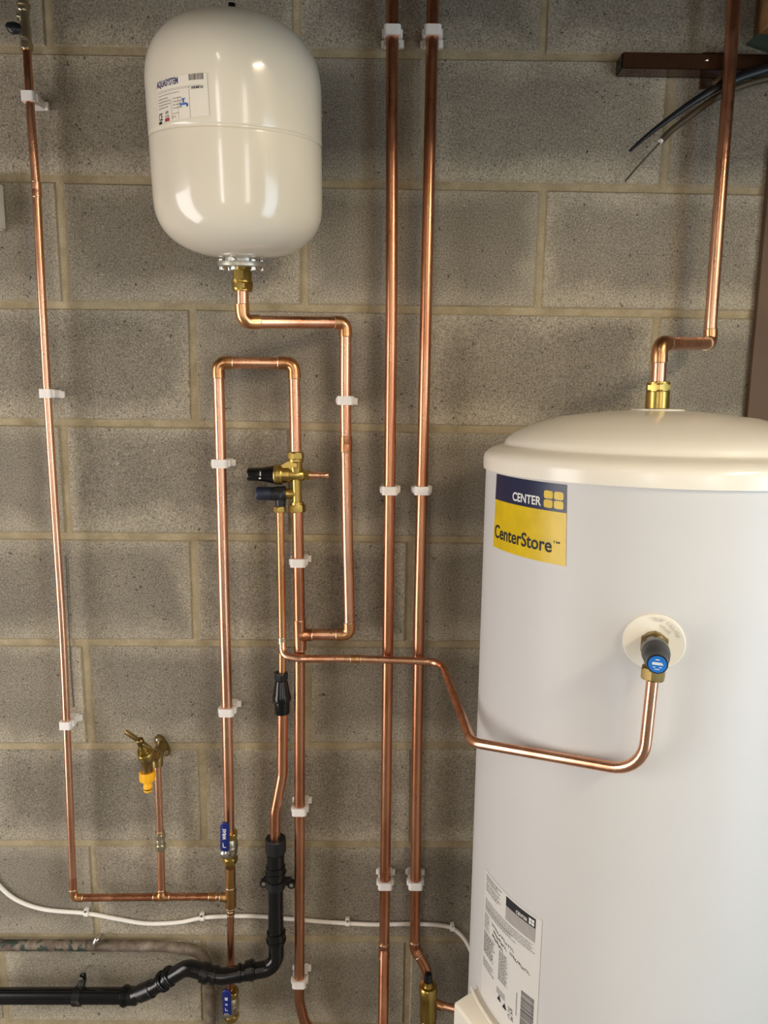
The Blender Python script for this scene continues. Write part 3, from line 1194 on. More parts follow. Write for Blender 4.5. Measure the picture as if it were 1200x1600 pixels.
# ------------------------------------------------------------------ cold main riser: stop valve, inverted U, multibloc
main = thing('copper_pipe', 'copper pipe looping up and over from the blue lever valve to the brass multibloc', 'pipe', at(360, 1420, S22))
mL, mR = at(340.5, 566.5, S22), at(459.5, 567.5, S22)
mpts = [at(359, 1345, S22), at(357.5, 1250, S22), at(354, 1080, S22), at(350, 930, S22), at(346.5, 790, S22), at(343, 650, S22)]
tube(main, mpts + [mL, mR, at(462.3, 705.5, S22)], R22, M_CU, [.5, .5, .5, .5, .5, R22 * 1.6, R22 * 1.6])
bend_fitting(main, mpts[-1], mL, mR, R22)
bend_fitting(main, mL, mR, at(462.5, 708, S22), R22)
lowp = [at(360.5, 1432, S22), at(360, 1300, S22)]
vertical = (lowp[1] - lowp[0]).normalized()

mt = at(360.5, 1402, S22)
tail = thing('copper_pipe', 'dull bronze coloured tee and narrow pipe below the upper blue lever valve', 'pipe', at(360, 1505, S22))
MB().lathe([(.0103, 0), (.0103, .058)], mt + vertical * .012, vertical, 24).build('tube', M_BRONZE, tail)
tee(tail, mt, vertical, Vector((-1, 0, 0)), .0103, R15, .050, .022, M_BRONZE, lo=.9)
tube(tail, [mt - vertical * .02, at(360.3, 1470, S22), at(360.8, 1545, S22)], R15, M_CU2, .3)
tube(tail, [at(361.6, 1620, S22), to_floor(at(362, 1640, S22))], R15, M_CU2)
coupling(tail, at(360.7, 1425.5, S22), vertical, R15, .008, M_BRONZE, False)


def lever_valve(name, label, centre, axis, lever_px, lever_d, lever_off, lever_rot, text, flip=1):
    """chrome ball valve with compression nuts and a blue lever on a front spindle"""
    a = axis.normalized()
    v = thing(name, label, 'valve', centre - a * .036)
    MB().lathe([(.0118, -.024), (.0150, -.019), (.0165, -.008), (.0165, .008), (.0150, .016), (.0125, .021)], centre, a, 32).build('body', M_NICKEL, v)
    MB().lathe([(.0165, -.004), (.0172, -.002), (.0172, .002), (.0165, .004)], centre, a, 32, close=False).build('body_ring', M_NICKEL, v)
    MB().hexnut(centre + a * .020, a, .0168, .013, rot=.4).build('compression_nut', M_BRASS, v)
    MB().hexnut(centre - a * .036, a, .0168, .013, rot=.25).build('compression_nut', M_BRASS, v)
    f = Vector((0, -1, 0))
    MB().lathe([(.0062, 0), (.0062, .026)], centre, lever_off, 20).build('spindle', M_NICKEL, v)
    hub = centre + lever_off.normalized() * .026
    MB().lathe([(.0105, -.003), (.0105, .0), (.0085, .004), (.004, .006), (0, .0065)], hub, lever_off, 28).build('spindle_nut', M_CHROME, v)
    # flat lever with a vinyl sleeve
    W, L = .0185, lever_rot[1]
    ld = lever_rot[0].normalized()
    n = lever_off.normalized()
    n = (n - ld * n.dot(ld)).normalized()
    sd = ld.cross(n).normalized()
    if sd.x < 0:
        sd = -sd
    vs, fs = [], []
    prof2 = []
    K = 10
    for i in range(K + 1):
        ang = math.pi * i / K
        prof2.append((math.cos(ang) * W / 2, L - W / 2 + math.sin(ang) * W / 2))
    prof2 += [(-W / 2, .004), (-W / 2 * .8, 0), (W / 2 * .8, 0), (W / 2, .004)]
    m = len(prof2)
    for z, k in ((-.0028, .86), (-.0018, 1.0), (.0018, 1.0), (.0028, .86)):
        for x, y in prof2:
            yy = L / 2 + (y - L / 2) * (1 - (1 - k) * .22)
            vs.append(hub + ld * (lever_rot[2] + yy) + sd * (x * k) + n * (z + .002))
    for q in range(3):
        for i in range(m):
            j = (i + 1) % m
            fs.append((q * m + i, q * m + j, (q + 1) * m + j, (q + 1) * m + i))
    fs += [tuple(range(m - 1, -1, -1)), tuple(range(3 * m, 4 * m))]
    lev = mesh_obj('lever', vs, fs, M_BLUE, v, 40)
    base = hub + ld * lever_rot[2] + n * .0052
    on = lambda s, t: base + ld * (L * t) + sd * (W * (s - .5))
    MB().box(hub + ld * (lever_rot[2] * .4) + n * .0005, .010, lever_rot[2] + .012, .002, sd, ld, n).build('lever_plate', M_CHROME, v)
    if text:
        letters('lettering', text, on, (.30, .42, .72, .80), M_WHITE, lev, .02, rot=1 if flip > 0 else 3)
        bars('logo', on, [(.32, .14, .40, .30), (.40, .14, .70, .165)], M_WHITE, lev)
    else:
        bars('small_mark', on, [(.32, .62, .66, .645), (.32, .66, .66, .685), (.32, .70, .66, .725), (.36, .42, .62, .44), (.36, .46, .62, .48), (.34, .2, .40, .30), (.40, .2, .66, .22)], M_WHITE, lev)
    return v


vc0 = at(359.3, 1322, S22)
lever_valve('lever_valve', 'ball valve with an upright blue lever marked WRAS above the bronze tee', vc0, vertical, None, None,
            Vector((-.16, -1, 0)), (Vector((.04, -.10, 1)), .068, .010), 'WRAS', flip=1)
vc1 = at(361.5, 1568, S22)
lever_valve('lever_valve', 'ball valve with blue lever below the black waste pipe at the floor end', vc1, vertical, None, None,
            Vector((-.10, -1, 0)), (Vector((.0, -.02, 1)), .062, .0), None)

# multibloc: pressure reducing valve with relief valve
mb = thing('multibloc_valve', 'brass pressure reducing multibloc with two black horizontal caps', 'valve', at(465, 800, S22))
mx = at(463, 742, S22)
kpx = (at(473, 742, S22) - at(463, 742, S22)).length / 10     # metres per pixel here
Z = (at(462, 700, S22) - at(465, 800, S22)).normalized()
X = Vector((1, 0, 0))
top = at(462.3, 718, S22)
MB().hexnut(top + Z * (.5 * kpx), Z, 13.3 * kpx, 11 * kpx, rot=.35).lathe([(11.5 * kpx, 0), (12.2 * kpx, 2 * kpx), (12.2 * kpx, 5 * kpx), (11 * kpx, 6 * kpx)], top - Z * 4.5 * kpx, Z, 30).build('inlet_nut', M_BRASS, mb)
b = MB()
b.lathe([(9 * kpx, 0), (10 * kpx, 6 * kpx), (10 * kpx, 24 * kpx)], mx, Z, 28)
b.lathe([(8 * kpx, 0), (7.6 * kpx, 10 * kpx), (7.6 * kpx, 44 * kpx), (10 * kpx, 46 * kpx)], mx, -Z, 28)
b.lathe([(15.2 * kpx, -34 * kpx), (15.8 * kpx, -33 * kpx), (15.8 * kpx, -23 * kpx), (15 * kpx, -21.5 * kpx), (12.6 * kpx, -21 * kpx), (12.6 * kpx, -10 * kpx), (10.4 * kpx, -9 * kpx), (10 * kpx, 10 * kpx), (8 * kpx, 12.5 * kpx)], mx, X, 36)
# gusset between the barrel and the inlet
g0 = mx + Z * 13 * kpx - X * 26 * kpx
g1 = mx + Z * 24 * kpx - X * 7 * kpx
g2 = mx + Z * 8 * kpx - X * 7 * kpx
g3 = mx + Z * 8 * kpx - X * 26 * kpx
F = Vector((0, -1, 0))
gv = [p + F * (s * 6 * kpx) for s in (-1, 1) for p in (g0, g1, g2, g3)]
b.add(gv, [(3, 2, 1, 0), (4, 5, 6, 7), (0, 1, 5, 4), (1, 2, 6, 5), (2, 3, 7, 6), (3, 0, 4, 7)])
b.build('body', M_BRASS, mb)
MB().box(mx + Z * 16 * kpx + F * 9.6 * kpx - X * .5 * kpx, 9 * kpx, 3 * kpx, 9 * kpx, bev=1.2 * kpx).lathe([(2.6 * kpx, 0), (2.6 * kpx, 2 * kpx)], mx + Z * 16 * kpx + F * 10.4 * kpx - X * .5 * kpx, F, 16).build('gauge_plug', M_BRASS, mb)
cap = MB().lathe([(14.5 * kpx, 0), (14.2 * kpx, 2 * kpx), (11.2 * kpx, 16 * kpx), (10.6 * kpx, 22 * kpx), (10.4 * kpx, 40 * kpx), (9.4 * kpx, 42 * kpx), (7 * kpx, 42.5 * kpx)], mx - X * 33.5 * kpx, -X, 36)
cap = cap.build('adjuster_cap', M_BLACK, mb)
cs = lambda s, t: mx - X * ((56 - s * 4) * kpx) + Z * ((t - .5) * 14 * kpx) + F * (math.sqrt(max(0, (10.75 * kpx) ** 2 - ((t - .5) * 14 * kpx) ** 2)))
bars('cap_print', cs, [(.2, .42 + i * .06, .7, .42 + i * .06 + .045) for i in range(8)] + [(-.3, .05, .9, .14), (-.3, .14, .9, .22)], M_WHITE, cap)
MB().hexnut(mx + X * 12 * kpx, X, 8.2 * kpx, 9 * kpx, rot=.5).build('gauge_nut', M_BRASS, mb)
MB().lathe([(5.6 * kpx, 0), (5.6 * kpx, 16 * kpx), (4.4 * kpx, 17 * kpx), (4.4 * kpx, 19 * kpx), (5.4 * kpx, 20 * kpx), (5.4 * kpx, 29 * kpx), (4.6 * kpx, 30 * kpx)], mx + X * 21 * kpx - Z * .3 * kpx, X, 24).build('blanked_stub', M_CU, mb)
bot = at(464.8, 800, S22)
MB().hexnut(bot, Z, 13.6 * kpx, 12 * kpx, rot=.2).lathe([(10.5 * kpx, 0), (10 * kpx, 4 * kpx)], bot + Z * 12 * kpx, Z, 28).build('outlet_nut', M_BRASS, mb)
rv = mx - Z * 30 * kpx
MB().lathe([(7 * kpx, 0), (8 * kpx, -8 * kpx), (8.4 * kpx, -14 * kpx), (8 * kpx, -18 * kpx)], rv, X, 28).build('relief_neck', M_BRASS, mb)
relief = MB().lathe([(11.5 * kpx, 17 * kpx), (12.3 * kpx, 18 * kpx), (12.3 * kpx, 23 * kpx), (11.6 * kpx, 24 * kpx), (12.0 * kpx, 30 * kpx), (11.2 * kpx, 34 * kpx), (10.6 * kpx, 40 * kpx)], rv, -X, 32)
relief.lathe([(8.5 * kpx, 0), (8 * kpx, 19 * kpx)], rv - X * 26 * kpx, -Z, 24)
relief.build('relief_body', M_BLACKM, mb)
MB().lathe([(10.4 * kpx, 40 * kpx), (10.8 * kpx, 42 * kpx), (10.8 * kpx, 60 * kpx), (9.6 * kpx, 63 * kpx)], rv, -X, 10).build('relief_cap', M_NAVY, mb)
dp = at(437.6, 800, S22)
MB().hexnut(dp, Z, 10.4 * kpx, 9 * kpx, rot=.3).build('relief_nut', M_BRASS, mb)

# ------------------------------------------------------------------ supply pipe down from the multibloc
sup = thing('copper_pipe', 'straight thick copper pipe running from the multibloc down to a bend at the bottom', 'pipe', at(470, 1580, S22))
sp = [at(465, 797, S22), at(466, 860, S22), at(468, 975, S22), at(468.2, 1100, S22), at(468.2, 1300, S22), at(468, 1500, S22), at(467.5, 1563, S22)]
tube(sup, sp + [at(478, 1606, S22), at(540, 1640, S22), to_floor(at(546, 1640, S22))], R22, M_CU2, [.5, .5, .5, .5, .5, .06, .06, .04])
tee(sup, at(468.4, 992, S22), Z, X, R22, R22, .062, .0255, M_CU2)

# ------------------------------------------------------------------ discharge pipe from the relief valve, tundish, waste
dis = thing('copper_pipe', 'narrow copper discharge pipe between the multibloc relief outlet and black tundish', 'pipe', at(441, 1045, S22))
tube(dis, [at(437.6, 797, S22), at(439.5, 900, S22), at(441, 1000, S22), at(441, 1050, S22)], R15, M_CUF, .5)
coupling(dis, at(441, 1001, S22), Z, R15, .014, M_SOLDER)

f_d = .063
tpr = thing('copper_pipe', 'narrow copper pipe crossing in front of others and looping up to the relief valve', 'pipe', at(441, 1010, S22))
fA = at(441, 1003, S22)
nx_, ny_ = nut_low, nut_low
endz = nut_low
pm = [fA, at(442, 1024, f_d - .012), at(470, 1029.5, f_d), at(560, 1029.5, f_d), at(690, 1034, f_d), at(737, 1160, .27), None, nut_low]
low = at(1000, 1207, -(nut_low.y) + .0)
pm[6] = Vector((nut_low.x - .004, nut_low.y, low.z))
# the run towards the valve passes the casing with a few millimetres to spare
bxr, byr = pm[6].x - CX, pm[6].y - CY
dist_b = math.hypot(bxr, byr)
al = math.acos((CR + R15 + .0035) / dist_b)
tang = math.atan2(byr, bxr) - al
tpx, tpy = CX + (CR + R15 + .0035) * math.cos(tang), CY + (CR + R15 + .0035) * math.sin(tang)
lx, ly = tpx - pm[6].x, tpy - pm[6].y
ra_ = ray(737, 1160)
den_ = lx * ra_.y - ly * ra_.x
tt_ = ((CAM.x - pm[6].x) * ly - (CAM.y - pm[6].y) * lx) / den_
pm[5] = CAM + ra_ * tt_
tube(tpr, pm, R15, M_CU, [.018, .03, .5, .035, .04, .05], seg=20)
coupling(tpr, at(556, 1029.7, f_d), X, R15, .020, M_CUF)

tun = thing('tundish', 'black plastic tundish in the discharge pipe left of the supply pipe'.replace('left of', 'beside'), 'tundish', at(441.5, 1113, S22))
kp = kpx * 1.03
tz = at(441.3, 1114, S22)
MB().lathe([(11.5 * kp, 0), (12.2 * kp, 1 * kp), (12.2 * kp, 20 * kp), (14.6 * kp, 22 * kp), (15 * kp, 26 * kp), (14.6 * kp, 30 * kp), (13.2 * kp, 34 * kp), (10.4 * kp, 52 * kp), (9.2 * kp, 55 * kp),
            (10 * kp, 57 * kp), (10.2 * kp, 66 * kp), (9.4 * kp, 68 * kp)], tz, Z, 36).build('body', M_BLACK, tun)
MB().lathe([(10.2 * kp, 57 * kp), (10.9 * kp, 58 * kp), (10.9 * kp, 66 * kp), (10 * kp, 68.5 * kp)], tz, Z, 12).build('top_nut', M_BLACKM, tun)

tail2 = thing('copper_pipe', 'short copper pipe with an offset bend between tundish and black waste coupling', 'pipe', at(430, 1315, S22))
tube(tail2, [at(441.5, 1112, S22), at(441, 1210, S22), at(430, 1268, S22 + .008), at(430, 1330, S22 + .008)], R22, M_CU2, [.06, .06])

RW = .0163
was = thing('waste_pipe', 'glossy black waste pipe snaking down under the tundish and along the wall', 'pipe', at(432, 1512, .05))
W = [at(430.5, 1312, .05), at(430.5, 1400, .052), at(431.5, 1470, .056)]
wc = at(432, 1511, .066)
w2, w3, w4, w5, w6 = at(345, 1526, .080), at(292, 1511, .070), at(243, 1541, .058), at(208, 1556, .050), at(-60, 1556, .046)
MB().sweep(fillet([W[0], W[1], W[2], wc, w2, w3, w4, w5, w6], [.3, .1, .030, .05, .035, .04, .03]), RW, 28).build('pipe', M_BLACK, was)


def collar(p, a, L, r, mat=None, ring=True):
    m = MB().lathe([(r - .0015, -L / 2), (r, -L / 2 + .0012), (r, L / 2 - .0012), (r - .0015, L / 2)], p, a, 32)
    if ring:
        m.lathe([(r, -L / 2 + .004), (r + .0016, -L / 2 + .005), (r + .0016, -L / 2 + .009), (r, -L / 2 + .010)], p, a, 32)
    return m.build('collar', mat or M_BLACK, was)


vz = (W[0] - W[2]).normalized()
MB().lathe([(.0205, -.002), (.0218, 0), (.0218, .028), (.0205, .030), (.0145, .0303)], at(430.7, 1330, .05), vz, 12).build('compression_nut', M_BLACKM, was)
MB().lathe([(.0185, 0), (.0185, .055)], at(430.7, 1372, .05), vz, 32).build('coupling_body', M_BLACK, was)
collar(at(430.7, 1359, .05), vz, .022, .0205)
collar(at(431.5, 1463, .055), vz, .026, .0200)
collar(at(391, 1516, .073), (w2 - wc), .020, .0195)
collar(at(375, 1520, .075), (w2 - wc), .007, .0185, ring=False)
collar(at(321, 1520, .075), (w3 - w2), .018, .0200, M_DUSTY)
collar(at(336, 1524, .078), (w3 - w2), .010, .0190, M_DUSTY, False)
collar(at(266, 1525, .064), (w4 - w3), .009, .0190)
collar(at(255, 1533, .061), (w4 - w3), .012, .0195)
collar(at(229, 1548, .055), (w5 - w4), .034, .0185, M_DUSTY, False)
collar(at(196, 1556, .0495), (w6 - w5), .014, .0200)
collar(at(208, 1556, .0495), (w6 - w5), .022, .0182, M_DUSTY, False)

# pipe brackets of the waste
br1 = thing('pipe_bracket', 'black two-lug bracket holding the upright waste pipe below its coupling', 'bracket', at(432, 1380, .0))
q = at(430.8, 1380, .051)
MB().lathe([(.0186, -.009), (.0200, -.0085), (.0200, .0085), (.0186, .009)], q, vz, 32).build('band', M_BLACKM, br1)
for s_, (u_, v_) in ((-1, (412.5, 1379)), (1, (455.5, 1381))):
    e = at(u_, v_, .036)
    lug = MB().lathe([(.0085, -.005), (.0085, .005)], e, (0, -1, 0), 24).box((e + Vector((q.x, e.y, q.z))) / 2, abs(e.x - q.x), .008, .016).build('lug', M_BLACKM, br1)
    MB().lathe([(.0045, 0), (.0045, .001), (.002, .0018)], e + Vector((0, -.005, 0)), (0, -1, 0), 16).build('screw', M_CHROME, lug)
    MB().lathe([(.003, 0), (.003, .031)], e, (0, 1, 0), 12).build('screw_shank', M_CHROME, br1)
br2 = thing('pipe_bracket', 'dusty black bracket with a tall lug on the horizontal waste pipe', 'bracket', at(125, 1556, .0))
q = at(123, 1556, .0475)
ha = (w6 - w5).normalized()
MB().lathe([(.0167, -.009), (.0195, -.0085), (.0195, .0085), (.0167, .009)], q, ha, 32).build('band', M_DUSTY, br2)
e = at(129, 1528, .030)
lug = MB().sweep([q + Vector((.002, .006, .012)), e + Vector((0, .002, -.004)), e + Vector((.001, .0, .006))], [.0085, .0075, .0068], 14).build('lug', M_DUSTY, br2)
MB().lathe([(.0042, 0), (.0042, .001), (.002, .0016)], e + Vector((0, -.0075, .004)), (0, -1, 0), 16).build('screw', M_CHROME, lug)
MB().lathe([(.003, 0), (.003, .028)], e + Vector((0, 0, .004)), (0, 1, 0), 12).build('screw_shank', M_CHROME, br2)

# ------------------------------------------------------------------ thin riser at the side and its branch to the tap
thin = thing('copper_pipe', 'narrow copper riser from the top isolating valve down to the horizontal branch', 'pipe', at(116, 1402, S15))
tp = [at(42, 78, .034), at(44, 112, .036), at(46.5, 155, .038), at(49.3, 200, .038), at(53, 245, .037), at(57, 295, S15), at(62.3, 400, S15), at(73, 600, S15), at(85.7, 800, S15), at(98.3, 1000, S15),
      at(107, 1200, S15), at(113.5, 1370, S15)]
c1 = at(115, 1403, S15)
tj = at(253, 1401.5, S15)
tube(thin, smooth_path(tp, 4)[:-1] + [tp[-1]], R15, M_CU, 0)
tube(thin, [tp[-1], c1, tj, at(342.8, 1401, S15 + .002)], R15, M_CU2, [R15 * 1.6, 0])
bend_fitting(thin, tp[-1], c1, tj, R15, .021, mat=M_CUF)
coupling(thin, at(57.4, 297, S15), tp[6] - tp[5], R15, .026, M_CU)
tx = (at(352, 1401, S15) - c1).normalized()
tee(thin, tj, tx, Z, R15, R15, .034, .018, M_CUF)
coupling(thin, at(333, 1401.3, S15 + .0015), tx, R15, .016, M_CUF)

iso = thing('isolating_valve', 'nickel isolating valve with black lever at the top of the thin riser', 'valve', at(42, 80, .034))
ia = (at(36.5, 0, .034) - at(42, 80, .034)).normalized()
k0 = at(41.8, 79, .034)
kk = (at(36.5, 0, .034) - at(42, 80, .034)).length / 80
MB().hexnut(k0, ia, 11 * kk, 12 * kk, rot=.2).lathe([(9 * kk, 0), (9.4 * kk, 4 * kk), (8.5 * kk, 6 * kk)], k0 + ia * 12 * kk, ia, 24).build('lower_nut', M_NICKEL, iso)
MB().lathe([(9.0 * kk, 0), (9.2 * kk, 20 * kk), (8.2 * kk, 22 * kk), (8.2 * kk, 24 * kk), (8.0 * kk, 42 * kk)], k0 + ia * 18 * kk, ia, 28).build('body', M_NICKEL, iso)
MB().lathe([(5.5 * kk, 0), (5.5 * kk, 12 * kk), (4 * kk, 13 * kk)], k0 + ia * 51 * kk, Vector((-1, -.5, 0)), 20).build('spindle', M_NICKEL, iso)
lv = k0 + ia * 31 * kk + Vector((-1, -.45, 0)).normalized() * 20 * kk
MB().sweep([k0 + ia * 33 * kk, lv + Vector((6, 0, 0)) * kk, lv, lv - Vector((7, 2, -1)) * kk, lv - Vector((9, 3, 0)) * kk], [6 * kk, 9.5 * kk, 10 * kk, 7 * kk, 3 * kk], 16, flat=(1, .7)).build('lever', M_BLACKM, iso)
MB().hexnut(k0 + ia * 60 * kk, ia, 10.5 * kk, 9 * kk).lathe([(11.5 * kk, 0), (11.5 * kk, 3 * kk), (8 * kk, 5 * kk), (8 * kk, 30 * kk)], k0 + ia * 69 * kk, ia, 28).build('upper_nut', M_NICKEL, iso)

tapr = thing('copper_pipe', 'short narrow copper riser feeding the brass garden tap', 'pipe', tj)
tap_d = .040
tb = at(246, 1187, tap_d)
tube(tapr, [tj + Z * .004, at(251.7, 1337, S15), at(250, 1300, S15), at(247.7, 1240, S15 + .002), tb], R15, M_CU, .5)
ck = thing('check_valve', 'small nickel check valve in the riser below the tap', 'valve', at(251, 1328, S15))
ca = (at(249.8, 1290, S15) - at(251.2, 1328, S15)).normalized()
k0 = at(251.2, 1328, S15)
MB().hexnut(k0 + ca * .002, ca, .0118, .013, rot=.3).build('lower_nut', M_NICKEL, ck)
MB().lathe([(.0092, 0), (.0098, .008), (.0092, .012)], k0 + ca * .015, ca, 24).build('body', M_NICKEL, ck)
MB().hexnut(k0 + ca * .027, ca, .0112, .012, rot=.1).lathe([(.0098, 0), (.0098, .0025), (.008, .003)], k0 + ca * .040, ca, 24).build('upper_nut', M_NICKEL, ck)

# garden tap on its wall plate elbow
tap = thing('garden_tap', 'old brass garden tap on a slanted wall plate with T-bar handle', 'tap', at(256, 1165, 0))
s1, s2 = at(248, 1155.5, .005), at(259.5, 1174.5, .005)
pm_ = (s1 + s2) / 2
pd = (s2 - s1).normalized()
pl = []
for k in range(36):
    a = 2 * math.pi * k / 36
    # lozenge plate with round ends
    x_ = math.cos(a)
    y_ = math.sin(a)
    pl.append((math.copysign(abs(x_) ** .8, x_) * .0250, math.copysign(abs(y_) ** .9, y_) * .0105))
side_ = Vector((0, -1, 0)).cross(pd).normalized()
vs = [pm_ + pd * x + side_ * y + Vector((0, z, 0)) for z in (.0045, -.003) for x, y in pl]
fs = [tuple(range(36)), tuple(range(71, 35, -1))] + [(i, 36 + i, 36 + (i + 1) % 36, (i + 1) % 36) for i in range(36)]
plate = mesh_obj('wall_plate', vs, fs, M_OLDBRASS, tap, 40)
for s_ in (s1, s2):
    MB().lathe([(.0045, 0), (.0045, .001), (.002, .002)], s_ + Vector((0, -.003, 0)), (0, -1, 0), 16).build('screw', M_CHROME, plate)
elb = Vector((tb.x, -tap_d, pm_.z - .002))
MB().sweep(fillet([Vector((pm_.x, -.004, pm_.z)), Vector((pm_.x, -tap_d, pm_.z)) * .5 + elb * .5, tb + Vector((0, 0, -.012))], .012), .0115, 22).build('elbow', M_OLDBRASS, tap)
tc = at(229, 1181, .088)
MB().sweep([elb + Vector((0, .004, 0)), elb.lerp(tc, .6), tc], [.0115, .0105, .010], 22).hexnut(elb.lerp(tc, .25), tc - elb, .0155, .012).build('inlet', M_OLDBRASS, tap)
spz = at(230, 1204, .09)
MB().lathe([(.0145, .010), (.0150, .004), (.0150, -.004), (.0135, -.010), (.0105, -.014), (.0105, -.038)], tc, (0, 0, 1), 30).build('spout', M_OLDBRASS, tap)
hd_ = Vector((-.10, -.42, .9)).normalized()
MB().lathe([(.0150, .004), (.0150, .010), (.0135, .012)], tc, hd_, 30).hexnut(tc + hd_ * .012, hd_, .0140, .008, rot=.2).lathe([(.0095, 0), (.0085, .008), (.0070, .012), (.0045, .013), (.0042, .024)], tc + hd_ * .020, hd_, 26).build('headgear', M_BRASS, tap)
h0 = tc + hd_ * .043
hdir = (at(211, 1148, .105) - at(240, 1168, .105)).normalized()
hb = MB()
hs_ = hdir.cross(hd_).normalized()
hb.box(h0 + hdir * .021, .030, .007, .010, hdir, hs_, hs_.cross(hdir), bev=.0015)
hb.box(h0 - hdir * .014, .018, .007, .009, hdir, hs_, hs_.cross(hdir), bev=.0015)
hb.lathe([(.0072, -.006), (.0072, .006), (.005, .008)], h0, hd_, 22)
hb.build('handle', M_OLDBRASS, tap)
hose = thing('hose_connector', 'yellow plastic hose connector screwed under the brass tap', 'connector', tc + Vector((0, 0, -.078)))
MB().lathe([(.0145, 0), (.0158, -.002), (.0160, -.014), (.0150, -.018), (.0085, -.021), (.0078, -.022), (.0078, -.027), (.0090, -.029), (.0090, -.035)], tc + Vector((0, 0, -.033)), (0, 0, 1), 12).build('nut', M_YELLOW, hose, 25)
MB().lathe([(.0078, 0), (.0078, -.003)], tc + Vector((0, 0, -.068)), (0, 0, 1), 28).build('seal_ring', M_BLACK, hose)
MB().lathe([(.0076, 0), (.0082, -.001), (.0082, -.003), (.0070, -.005)], tc + Vector((0, 0, -.071)), (0, 0, 1), 28).build('nozzle_tip', M_YELLOW, hose)

# ------------------------------------------------------------------ the two tall flow and return pipes
g1 = thing('copper_pipe', 'tall straight thick copper pipe with a slight forward set near the bottom', 'pipe', at(598, 1600, .1))
G1 = [at(613.2, -60, S22), at(612.6, 200, S22), at(611.6, 500, S22), at(608.5, 780, S22), at(606, 1000, S22), at(603.3, 1250, S22), at(600.5, 1478, S22)]
g1b = at(598, 1640, .115)
tube(g1, G1 + [g1b, to_floor(g1b)], R22, M_CU2, [.5] * 5 + [.06, .05])
bend_fitting(g1, G1[-2], at(600.3, 1484, S22 + .001), at(598, 1640, .115), R22, .017, .03, M_CU2, 'bend_fitting')
g2 = thing('copper_pipe', 'tall thick copper pipe beside the cylinder that kinks sideways behind a brass air vent', 'pipe', at(668, 1570, .06))
G2 = [at(677.5, -60, S22), at(673.5, 150, S22), at(667, 430, S22), at(661, 700, S22), at(655, 950, S22), at(650.5, 1250, S22), at(648.3, 1466, S22)]
k1 = at(648, 1481, S22)
k2 = at(668, 1516, .052)
tube(g2, G2 + [k1, k2, at(669, 1660, .054), to_floor(at(669, 1660, .054))], R22, M_CU2, [.5] * 5 + [0, .014, .06, .3])
bend_fitting(g2, G2[-1], k1, k2, R22, .017, .016, M_CU2, 'bend_fitting')

vent = thing('air_vent', 'brass automatic air vent with black cap beside the cylinder cover', 'valve', at(668, 1600, .09))
vd = .092
vb0 = at(669, 1606, vd)
kv = (at(669, 1540, vd) - vb0).length / 66
vz_ = (at(669, 1540, vd) - vb0).normalized()
MB().lathe([(10.8 * kv, -20 * kv), (10.8 * kv, 12 * kv), (9.5 * kv, 13.5 * kv), (9.5 * kv, 15 * kv), (11.8 * kv, 17 * kv), (12 * kv, 21 * kv), (11.6 * kv, 23 * kv), (11.6 * kv, 50 * kv), (12.4 * kv, 52 * kv), (12.4 * kv, 64 * kv),
            (11 * kv, 66 * kv), (7 * kv, 66.5 * kv), (6 * kv, 69 * kv), (6 * kv, 73 * kv)], vb0, vz_, 36).build('body', M_BRASS, vent)
MB().lathe([(5.4 * kv, 70 * kv), (5.6 * kv, 78 * kv), (4.8 * kv, 84 * kv), (3.4 * kv, 85 * kv)], vb0, vz_, 20).build('cap', M_BLACK, vent)
MB().sweep([vb0 - vz_ * (20 * kv), to_floor(vb0 - vz_ * (20 * kv))], R15, 16).build('stem', M_CU2, vent)
stub = thing('copper_pipe', 'short copper stub running from the air vent behind the cylinder cover', 'pipe', at(700, 1572, .085))
tube(stub, [at(675, 1567, .075), at(690, 1571, .080), at(714, 1577, .088)], R15 * 1.05, M_CU, .1)
coupling(stub, at(686, 1570, .079), Vector((1, -.3, -.2)), R15 * 1.05, .016, M_CUF, False)

# ------------------------------------------------------------------ old weathered pipe and its clip
old = thing('old_pipe', 'old weathered grey-brown pipe along the wall bending down behind the waste pipe', 'pipe', at(327, 1600, .016))
OR = .0112
opts = [at(-60, 1477, .014), at(60, 1477, .014), at(150, 1477.5, .014), at(262, 1478, .0145), at(322, 1488, .016), at(329, 1560, .016), at(331, 1680, .016), to_floor(at(332, 1690, .016))]
tube(old, opts, OR, M_OLD, [.5, .5, .4, .045, .3, .3])
oc = thing('nail_clip', 'bright bent metal clip nailed over the old weathered pipe', 'clip', at(147, 1478, 0))
pts = [at(155, 1464, .006), at(152, 1465, .022), at(147, 1473, .0275), at(145.5, 1480, .026)]
MB().sweep(smooth_path(pts, 5), .0048, 8, flat=(1, .35)).build('strap', M_CHROME, oc)
MB().sweep([at(145.5, 1489, .0255), at(145, 1491.5, .020), at(145, 1491, .004)], .0042, 8, flat=(1, .35)).build('strap', M_CHROME, oc)
MB().lathe([(.0045, -.012), (.0045, .001), (.003, .003)], at(154.5, 1464, .006), (0, -1, 0), 14).build('nail', M_CHROME, oc)

# ------------------------------------------------------------------ white cable and its clips
cabp = [(-70, 1300, .006), (-25, 1352, .006), (0, 1385, .006), (28, 1407, .006), (70, 1421, .006), (135, 1427, .006), (185, 1436, .006), (230, 1443, .006), (280, 1441, .006), (316, 1434, .006), (355, 1431.5, .006), (400, 1431.5, .006),
        (440, 1434.5, .006), (490, 1439, .006), (543, 1442.5, .006), (590, 1444.5, .006), (640, 1443.5, .006), (680, 1445, .006), (706, 1450, .006), (724, 1465, .009), (735, 1485, .012), (741, 1508, .012), (744, 1560, .012)]
cable = MB().sweep(smooth_path([at(*c) for c in cabp], 6), .0044, 12).build('white_cable', M_CABLE)
tag(cable, 'thin white cable sagging along the wall behind the pipes towards the cylinder', 'cable')


